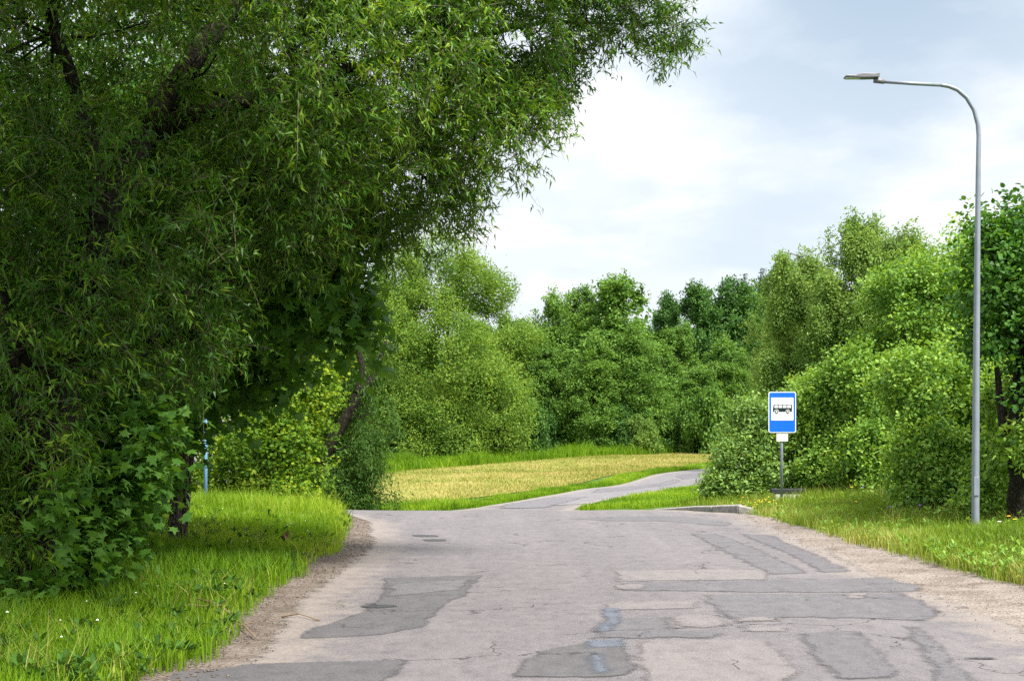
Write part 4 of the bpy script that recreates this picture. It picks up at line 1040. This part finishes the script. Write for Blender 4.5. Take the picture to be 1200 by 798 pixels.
def weeds(n, x, y, size, seed, mat, label):
    r = rs(seed); k = 7
    z = hgt(x, y)
    a = r.uniform(0, 6.28, (n, k)); el = r.uniform(.15, 1.1, (n, k))
    D = np.stack([np.cos(a) * np.cos(el), np.sin(a) * np.cos(el), np.sin(el)], -1)
    Pt = np.stack([x, y, z], -1)[:, None, :] + D * .03 + np.array([0, 0, .06]) + r.uniform(0, .12, (n, 1, 1)) * np.array([0, 0, 1])
    L = size * r.uniform(.5, 1.3, (n, k)); Nn = np.stack([-np.cos(a) * .4, -np.sin(a) * .4, np.ones((n, k))], -1)
    prt = leaves(Pt.reshape(-1, 3), D.reshape(-1, 3), Nn.reshape(-1, 3), L.ravel(), L.ravel() * .42, 'oval')
    return tag(link('weeds', leaf_mesh('weeds', prt, np.clip(r.normal(.5, .2, n * k), 0, 1), 'oval'), mat), label, 'weeds', kind='stuff')
x, y = scatter(800, 8.5, 30, lambda y: np.maximum(-9, -.38 * y), lambda y: vl(y) - .05, 251, 1.1)
weeds(800, x, y, .085, 252, M['thicket'], 'low broad leaved weeds in the left verge')
x, y = scatter(900, 13, 33, lambda y: vr(y) + .1, lambda y: np.minimum(.40 * y, 11), 253, 1.1)
weeds(900, x, y, .085, 254, M['hedge'], 'low broad leaved weeds in the right verge')
x, y = scatter(2600, 8.5, 31, lambda y: np.maximum(-9, -.38 * y), lambda y: vl(y) - .1, 255, 1.1)
blades('dry_grass', x, y, .22, .42, .007, 256, M['stubble'], 'thin dry grass stems in the left verge', tb=.55, lean=.5)
x, y = scatter(5200, 12, 34, lambda y: vr(y) + .05, lambda y: np.minimum(.42 * y, 12), 257, 1.1)
blades('dry_grass', x, y, .18, .40, .008, 258, M['stubble'], 'thin dry grass stems in the right verge', tb=.6, lean=.5)

# single wild flowers under the right hedge
def flower(px, py, Y, mat, label):
    p = P(px, py, Y); b = gp(px, Y)
    root = empty('wildflower', tuple(b), label, 'flower', 'wild flowers under the right hedge')
    h = max(.2, p[2] - b[2])
    s = MB(); s.tube([(0, 0, -.02), (.01, 0, h * .5), (0, .01, h)], [.004, .004, .003], 4); s.build('stem', M['stem'], root)
    m_ = MB()
    for k in range(7):
        a = k * .9; m_.tube([(0, 0, h), (.014 * math.cos(a), .014 * math.sin(a), h + .008), (.032 * math.cos(a), .032 * math.sin(a), h + .006)], [.005, .010, .003], 5)
    m_.build('blossom', mat, root)
flower(998, 571, 28.8, M['yellow'], 'yellow flower highest at the hedge foot right of the sign')
flower(1003, 588, 28.0, M['yellow'], 'yellow flower lower in the grass right of the sign')
flower(1011, 571, 28.8, M['purple'], 'violet flower beside the yellow one at the hedge foot')
flower(1043, 594, 27.0, M['purple'], 'pale violet flower halfway between the sign and the lamp post')
flower(1078, 592, 26.4, M['purple'], 'violet flower nearest the lamp post on its left')
flower(1182, 605, 22.8, M['yellow'], 'upper yellow flower by the brown trunk at the right edge')
flower(1189, 612, 22.4, M['yellow'], 'lower yellow flower by the brown trunk at the right edge')
flower(1171, 617, 22.2, M['white'], 'white flower between the lamp post and the brown trunk')

# ------------------------------------------------------------------ street lamp
YL = 23.0
lb_ = gp(1143, YL)
root = empty('street_lamp', tuple(lb_), 'tall grey steel street lamp with a curved arm reaching over the road', 'street lamp')
def rel(px, py, Y, b): return P(px, py, Y) - b
pts = [rel(1143, 640, YL, lb_), rel(1143.2, 560, YL, lb_), rel(1144.2, 420, YL, lb_), rel(1145.6, 280, YL, lb_), rel(1146.5, 190, YL, lb_)]
bend = [(1147, 160), (1146, 146), (1141.5, 129), (1133, 115), (1122, 105.5), (1112, 101.5), (1102, 99.8)]
pts += [rel(a, b, YL, lb_) for a, b in bend]
rad = [.064, .060, .053, .045, .039] + [.037, .036, .035, .034, .033, .032, .032]
s_ = np.linspace(0, len(pts) - 1, 60); pa = np.array(pts)
mbp = MB(); mbp.tube(np.stack([np.interp(s_, range(len(pts)), pa[:, j]) for j in range(3)], 1), np.interp(s_, range(len(pts)), rad), 16)
mbp.build('pole', M['steel'], root, True)
ma = MB(); ma.tube([rel(1104, 99.9, YL, lb_), rel(1070, 98.3, YL, lb_), rel(1034, 96, YL, lb_)], [.031, .029, .028], 14)
ma.build('arm', M['steel'], root, True)
c = MB(); c.tube([rel(1036, 95.8, YL, lb_), rel(1024, 94.6, YL, lb_)], [.042, .042], 12); c.build('clamp', M['lampgrey'], root, True)
# head: a flat luminaire with a raised gear cover
x0, x1 = rel(989, 91, YL, lb_)[0], rel(1030, 91, YL, lb_)[0]
zt = rel(989, 90, YL, lb_)[2]
hd = MB()
hd.prism([(x0, zt - .018), (x0 + .02, zt + .012), (x0 + .18, zt + .010), (x0 + .22, zt + .03), (x0 + .30, zt + .042), (x0 + .48, zt + .034), (x1, zt + .05), (x1 - .01, zt - .028), (x0 + .3, zt - .034)], -.085, .085)
h_ = hd.build('lamp_head', M['lampgrey'], root, False, .01)
gl = MB(); gl.box(((x0 + .14), 0, zt - .030), (.24, .13, .010)); gl.build('lamp_glass', M['glass'], h_)
dr = MB(); dr.box((0, -.068, .75), (.09, .012, .30)); dr.build('access_door', M['steel'], root, False, .003)

# ------------------------------------------------------------------ bus stop sign
YS = 33.5
sb_ = gp(916, YS)
SC = YS / F
root = empty('bus_stop_sign', tuple(sb_), 'blue and white bus stop sign with a bus picture on a grey pole', 'bus stop sign')
def sp(px, py): q = P(px, py, YS) - sb_; return (q[0], q[2])
pl = MB(); xz0 = sp(916, 590); pl.tube([(xz0[0], .0, -.1), (xz0[0], 0, sp(916, 464)[1])], [.034, .034], 14); pl.build('pole', M['steel'], root, True)
def rrect(x0, z0, x1, z1, rr, k=5):
    o = []
    for cx, cz, a0 in ((x1 - rr, z1 - rr, 0), (x0 + rr, z1 - rr, 90), (x0 + rr, z0 + rr, 180), (x1 - rr, z0 + rr, 270)):
        for j in range(k): a = math.radians(a0 + 90 * j / (k - 1)); o.append((cx + rr * math.cos(a), cz + rr * math.sin(a)))
    return o[::-1]
a0, b0 = sp(900, 507); a1, b1 = sp(932.3, 459)
pn = MB(); pn.prism(rrect(a0, b0, a1, b1, .05), -.062, -.044); panel = pn.build('sign_panel', M['signwhite'], root)
tr_ = MB(); tr_.prism(rrect(a0 + .022, b0 + .022, a1 - .022, b1 - .022, .035), -.0655, -.0625); tr_.build('blue_face', M['signblue'], panel)
W_, H_ = a1 - a0, b1 - b0
sq = MB(); sx0, sx1 = a0 + .095 * W_, a1 - .095 * W_; sz1 = b1 - .145 * H_; sz0 = b1 - .70 * H_
sq.prism(rrect(sx0, sz0, sx1, sz1, .012), -.069, -.066); sq.build('white_square', M['signwhite'], panel)
bx0, bx1 = a0 + .16 * W_, a1 - .15 * W_; bz1 = b1 - .31 * H_; bz0 = b1 - .49 * H_
bw, bh = bx1 - bx0, bz1 - bz0
bus = MB()
bus.prism([(bx0, bz0), (bx0, bz0 + bh * .45), (bx0 + bw * .04, bz1 - bh * .06), (bx0 + bw * .08, bz1), (bx1 - bw * .04, bz1), (bx1, bz1 - bh * .10), (bx1, bz0 + bh * .02), (bx1 - bw * .02, bz0)][::-1][::-1], -.0722, -.0695)
busn = bus.build('bus_pictogram', M['signblack'], panel)
wn = MB()
for k in range(4):
    u0 = bx0 + bw * (.07 + .225 * k); u1 = u0 + bw * (.185 if k < 3 else .20)
    wn.prism([(u0, bz0 + bh * .52), (u0 + (bw * .02 if k == 0 else 0), bz1 - bh * .10), (u1, bz1 - bh * .10), (u1, bz0 + bh * .52)], -.0745, -.0725)
wn.build('bus_windows', M['signwhite'], panel)
for cx in (bx0 + bw * .19, bx0 + bw * .78):
    for rr, y_, mt, nm in ((.052, -.0747, 'signwhite', 'wheel_arch'), (.040, -.0772, 'signblack', 'wheel'), (.020, -.0797, 'signwhite', 'wheel_hub')):
        wv = MB(); cz = bz0 + bh * .02
        wv.prism([(cx + rr * math.cos(q), cz + rr * math.sin(q)) for q in np.linspace(6.28, 0, 20, endpoint=False)], y_, y_ + .0022)
        wv.build(nm, M[mt], panel)
p0, q0 = sp(909.5, 517); p1, q1 = sp(923, 508)
pt = MB(); pt.prism(rrect(p0, q0, p1, q1, .008), -.052, -.042); pt.build('small_plate', M['plate'], root)
for zz in (b1 - .16, b0 + .16):
    bk = MB(); bk.box((xz0[0], -.016, zz), (.09, .05, .03)); bk.build('bracket', M['steel'], root)

# low bench with black plank on concrete block behind the sign
YB = 34.1
bb = gp(922, YB)
root = empty('bench', tuple(bb), 'low bench of black plank on whitish concrete block at the foot of the sign', 'bench')
def bp(px, py): q = P(px, py, YB) - bb; return q[0], q[2]
u0, w1 = bp(903, 572.5); u1, w0 = bp(942, 577.5)
pk = MB(); pk.box(((u0 + u1) / 2, 0, (w0 + w1) / 2), (u1 - u0, .30, w1 - w0)); pk.build('plank', M['plank'], root, False, .01)
v0, _ = bp(907, 590); v1, _ = bp(940, 590)
M['whitestone'] = plain_mat('whitish concrete', (0.62, 0.60, 0.58), 0.85, var=.3, sc=5)
cb = MB(); cb.box(((v0 + v1) / 2, .0, (w0 - .1) / 2 - .002), (v1 - v0, .26, w0 + .1 - .004)); cb.build('concrete_block', M['whitestone'], root, False, .015)

# ------------------------------------------------------------------ kerb at the junction corner
def kerb(a, b, ha, hb):
    a = np.array(a); b = np.array(b); d = b - a; L_ = np.hypot(*d); u = d / L_; n = np.array([-u[1], u[0]]) * .15
    if n[1] < 0: n = -n
    a = a + u * .008; b = b - u * .008
    za, zb = hgt(float(a[0]), float(a[1])), hgt(float(b[0]), float(b[1]))
    V = [(*a, za - .2), (*b, zb - .2), (*(b + n), zb - .2), (*(a + n), za - .2), (*a, za + ha), (*b, zb + hb), (*(b + n), zb + hb + .02), (*(a + n), za + ha + .02)]
    k = MB(); k.add(np.array(V), [(0, 3, 2, 1), (4, 5, 6, 7), (0, 1, 5, 4), (1, 2, 6, 5), (2, 3, 7, 6), (3, 0, 4, 7)])
    tag(k.build('kerb_stone', M['concrete'], None, False, .018), kind='structure')
kerb((3.42, 34.75), (4.20, 33.55), .03, .11)
kerb((4.20, 33.55), (4.62, 32.9), .115, .15)
kerb((4.62, 32.9), (5.12, 32.25), .155, .20)
kerb((5.12, 32.25), (5.45, 32.15), .19, .10)

# ------------------------------------------------------------------ blue post and the house behind the left thicket
YP = 36.0
pb = gp(241, 32.8); YP = 32.8
root = empty('sign_post', tuple(pb), 'slim blue grey metal post standing in the grass behind the maple trunk', 'post')
q = MB(); q.tube([(0, 0, -.15), (0, 0, 1.2), (-.01, 0, 3.2)], [.043, .043, .043], 14); q.build('pole', M['bluepost'], root, True)
q = MB(); q.tube([(-.01, 0, 3.2), (-.01, 0, 3.24)], [.048, .03], 14); q.build('cap', M['bluepost'], root, True)

hb = np.array([-16.3, 62.0, hgt(-16.3, 62.0)])
root = empty('house', tuple(hb), 'pale pinkish grey house glimpsed through leaves behind the blue post', 'house')
q = MB(); q.box((-.5, 4, 2.6), (6.4, 8, 5.5)); wall = q.build('wall', M['housewall'], root)
q = MB(); q.prism([(-4.1, 5.36), (-.5, 7.9), (3.1, 5.36), (3.1, 5.5), (-.5, 8.1), (-4.1, 5.5)][::-1], -.4, 8.4); q.build('roof', M['roof'], root)
for cx, cz in ((-2.2, 1.5), (-2.2, 4.0), (.3, 1.5)):
    q = MB(); q.box((cx, -.02, cz), (1.1, .08, 1.3)); w_ = q.build('window', M['signwhite'], wall)
    q = MB(); q.box((cx - .26, -.065, cz), (.46, .02, 1.14)); q.box((cx + .26, -.065, cz), (.46, .02, 1.14)); q.build('pane', M['window'], w_)

# ------------------------------------------------------------------ litter on the left shoulder
def twig(name, pts, rad, label, seed):
    b = np.array([pts[0][0], pts[0][1], hgt(float(pts[0][0]), float(pts[0][1]))])
    q = MB(); r = rs(seed)
    pp = np.array([[x, y, hgt(float(x), float(y)) + .035 + dz] for x, y, dz in pts]) - b
    q.tube(pp, np.linspace(rad, rad * .4, len(pp)), 6)
    for k in range(3):
        i = r.integers(1, len(pp)); limb(q, pp[i], pp[i] + np.array([r.normal(0, .12), r.normal(0, .12), .02]), rad * .5, rad * .2, r, .1, 4, 4)
    o = q.build(name, M['deadwood'], None, True); o.location = tuple(b)
    return tag(o, label, 'branch')
wx = lambda px, py: ray_ground(px, py, 5.0)
twig('fallen_branch', [(*wx(232, 722), .12), (*wx(258, 727), .10), (*wx(285, 741), .03), (*wx(300, 752), .0)], .014, 'dry fallen branch at the grass edge on the left shoulder', 1)
twig('fallen_branch', [(*wx(330, 727), .0), (*wx(350, 726), .02), (*wx(375, 731), .0)], .009, 'thin dry twig lying on the gravel near the dark asphalt patch', 2)
b = np.array([*wx(336, 648), 0]); b[2] = hgt(float(b[0]), float(b[1]))
r = rs(77)
pt_ = np.array([[0, 0, .20], [.05, 0, .22], [-.04, .03, .25], [.02, -.04, .16], [-.03, 0, .14]]) + 0
prt = leaves(pt_, r.standard_normal((5, 3)) + [0, 0, .4], r.standard_normal((5, 3)), np.full(5, .13), np.full(5, .10), 'oval')
o = link('dead_leaves', leaf_mesh('dead_leaves', prt, np.full(5, .5), 'oval'), M['deadleaf']); o.location = tuple(b)
tag(o, 'withered brown leaf bunch caught in the verge grass', 'dead leaves')

# ------------------------------------------------------------------ light, sky, camera
SUN_AZ, SUN_EL = math.radians(138), math.radians(56)     # azimuth from +Y (ahead) towards +X (right)
sd = Vector((math.sin(SUN_AZ) * math.cos(SUN_EL), math.cos(SUN_AZ) * math.cos(SUN_EL), math.sin(SUN_EL)))
sl = bpy.data.lights.new('sun', 'SUN'); sl.energy = 3.7; sl.angle = math.radians(13); sl.color = (1.0, .955, .88)
so = bpy.data.objects.new('sun', sl); COL.objects.link(so); so.rotation_euler = (-sd).to_track_quat('-Z', 'Y').to_euler(); so.location = (0, 0, 40)

w = bpy.data.worlds.new('World'); scene.world = w; w.use_nodes = True
nt = w.node_tree; nt.nodes.clear(); nd = nt.nodes; lk = nt.links
sky = nd.new('ShaderNodeTexSky'); sky.sky_type = 'NISHITA'; sky.sun_disc = False
sky.sun_elevation = SUN_EL; sky.sun_rotation = SUN_AZ; sky.air_density = 1.0; sky.dust_density = 1.5; sky.ozone_density = 1.2
tc = nd.new('ShaderNodeTexCoord')
sep = nd.new('ShaderNodeSeparateXYZ'); lk.new(tc.outputs['Generated'], sep.inputs[0])
den = mth(nt, 'ADD', mth(nt, 'MAXIMUM', sep.outputs['Z'], 0.0), 0.24)
cv = nd.new('ShaderNodeCombineXYZ')
lk.new(mth(nt, 'DIVIDE', sep.outputs['X'], den), cv.inputs[0]); lk.new(mth(nt, 'DIVIDE', sep.outputs['Y'], den), cv.inputs[1])
mp = nd.new('ShaderNodeMapping'); mp.inputs['Location'].default_value = (0.4, 6.2, 0); mp.inputs['Scale'].default_value = (1.0, 1.0, 1); lk.new(cv.outputs[0], mp.inputs['Vector'])
cl = noise(nt, mp.outputs[0], 1.7, 8, 0.52, 0.1)
mp2 = nd.new('ShaderNodeMapping'); mp2.inputs['Location'].default_value = (2.0, 7.7, 0); lk.new(cv.outputs[0], mp2.inputs['Vector'])
sh = noise(nt, mp2.outputs[0], 3.2, 8, 0.56, 0.1)
dv = nd.new('ShaderNodeVectorMath'); dv.operation = 'DISTANCE'; lk.new(tc.outputs['Generated'], dv.inputs[0]); dv.inputs[1].default_value = (.24, .90, .335)
hole = mth(nt, 'SUBTRACT', 1.0, mth(nt, 'DIVIDE', dv.outputs['Value'], .17), True)
cl = mth(nt, 'SUBTRACT', cl, mth(nt, 'MULTIPLY', hole, .20))
cover = ramp(nt, cl, [(0.34, (0, 0, 0)), (0.52, (1, 1, 1))])
ccol = ramp(nt, sh, [(0.38, (9.6, 10.4, 11.3)), (0.48, (9.7, 10.4, 11.2)), (0.58, (11.5, 11.8, 12.0))])
gap_ = mixc(nt, 0.7, sky.outputs[0], mixc(nt, mth(nt, 'MULTIPLY', hole, 1.5, True), (10.2, 11.4, 12.6), (7.2, 8.8, 10.4)))
col = mixc(nt, cover, gap_, ccol)
bg = nd.new('ShaderNodeBackground'); bg.inputs['Strength'].default_value = 0.0400
# clouds are brighter overhead than near the horizon, as under any veiled sky
zen = mth(nt, 'ADD', 1.0, mth(nt, 'MULTIPLY', mth(nt, 'MULTIPLY', mth(nt, 'SUBTRACT', sep.outputs['Z'], 0.33), 1.5, True), 1.15))
mul = nd.new('ShaderNodeVectorMath'); mul.operation = 'SCALE'; lk.new(col, mul.inputs[0]); lk.new(zen, mul.inputs['Scale'])
lk.new(mul.outputs[0], bg.inputs['Color'])
ow = nd.new('ShaderNodeOutputWorld'); lk.new(bg.outputs[0], ow.inputs[0])

cam = bpy.data.cameras.new('camera'); cam.sensor_width = 36.0; cam.lens = 36.0 * F / 1200.0
cam.shift_y = (HZ - 399.0) / 1200.0; cam.clip_start = 0.1; cam.clip_end = 6000
co = bpy.data.objects.new('camera', cam); COL.objects.link(co); co.location = (0, 0, EYE); co.rotation_euler = (math.radians(90), 0, 0)
scene.camera = co

scene.render.engine = 'CYCLES'
scene.cycles.max_bounces = 6; scene.cycles.diffuse_bounces = 3; scene.cycles.transmission_bounces = 3; scene.cycles.glossy_bounces = 2
scene.cycles.use_denoising = False
vs = scene.view_settings
vs.view_transform = 'Standard'; vs.look = 'None'; vs.gamma = 1.0; vs.exposure = 1.28; vs.use_curve_mapping = False
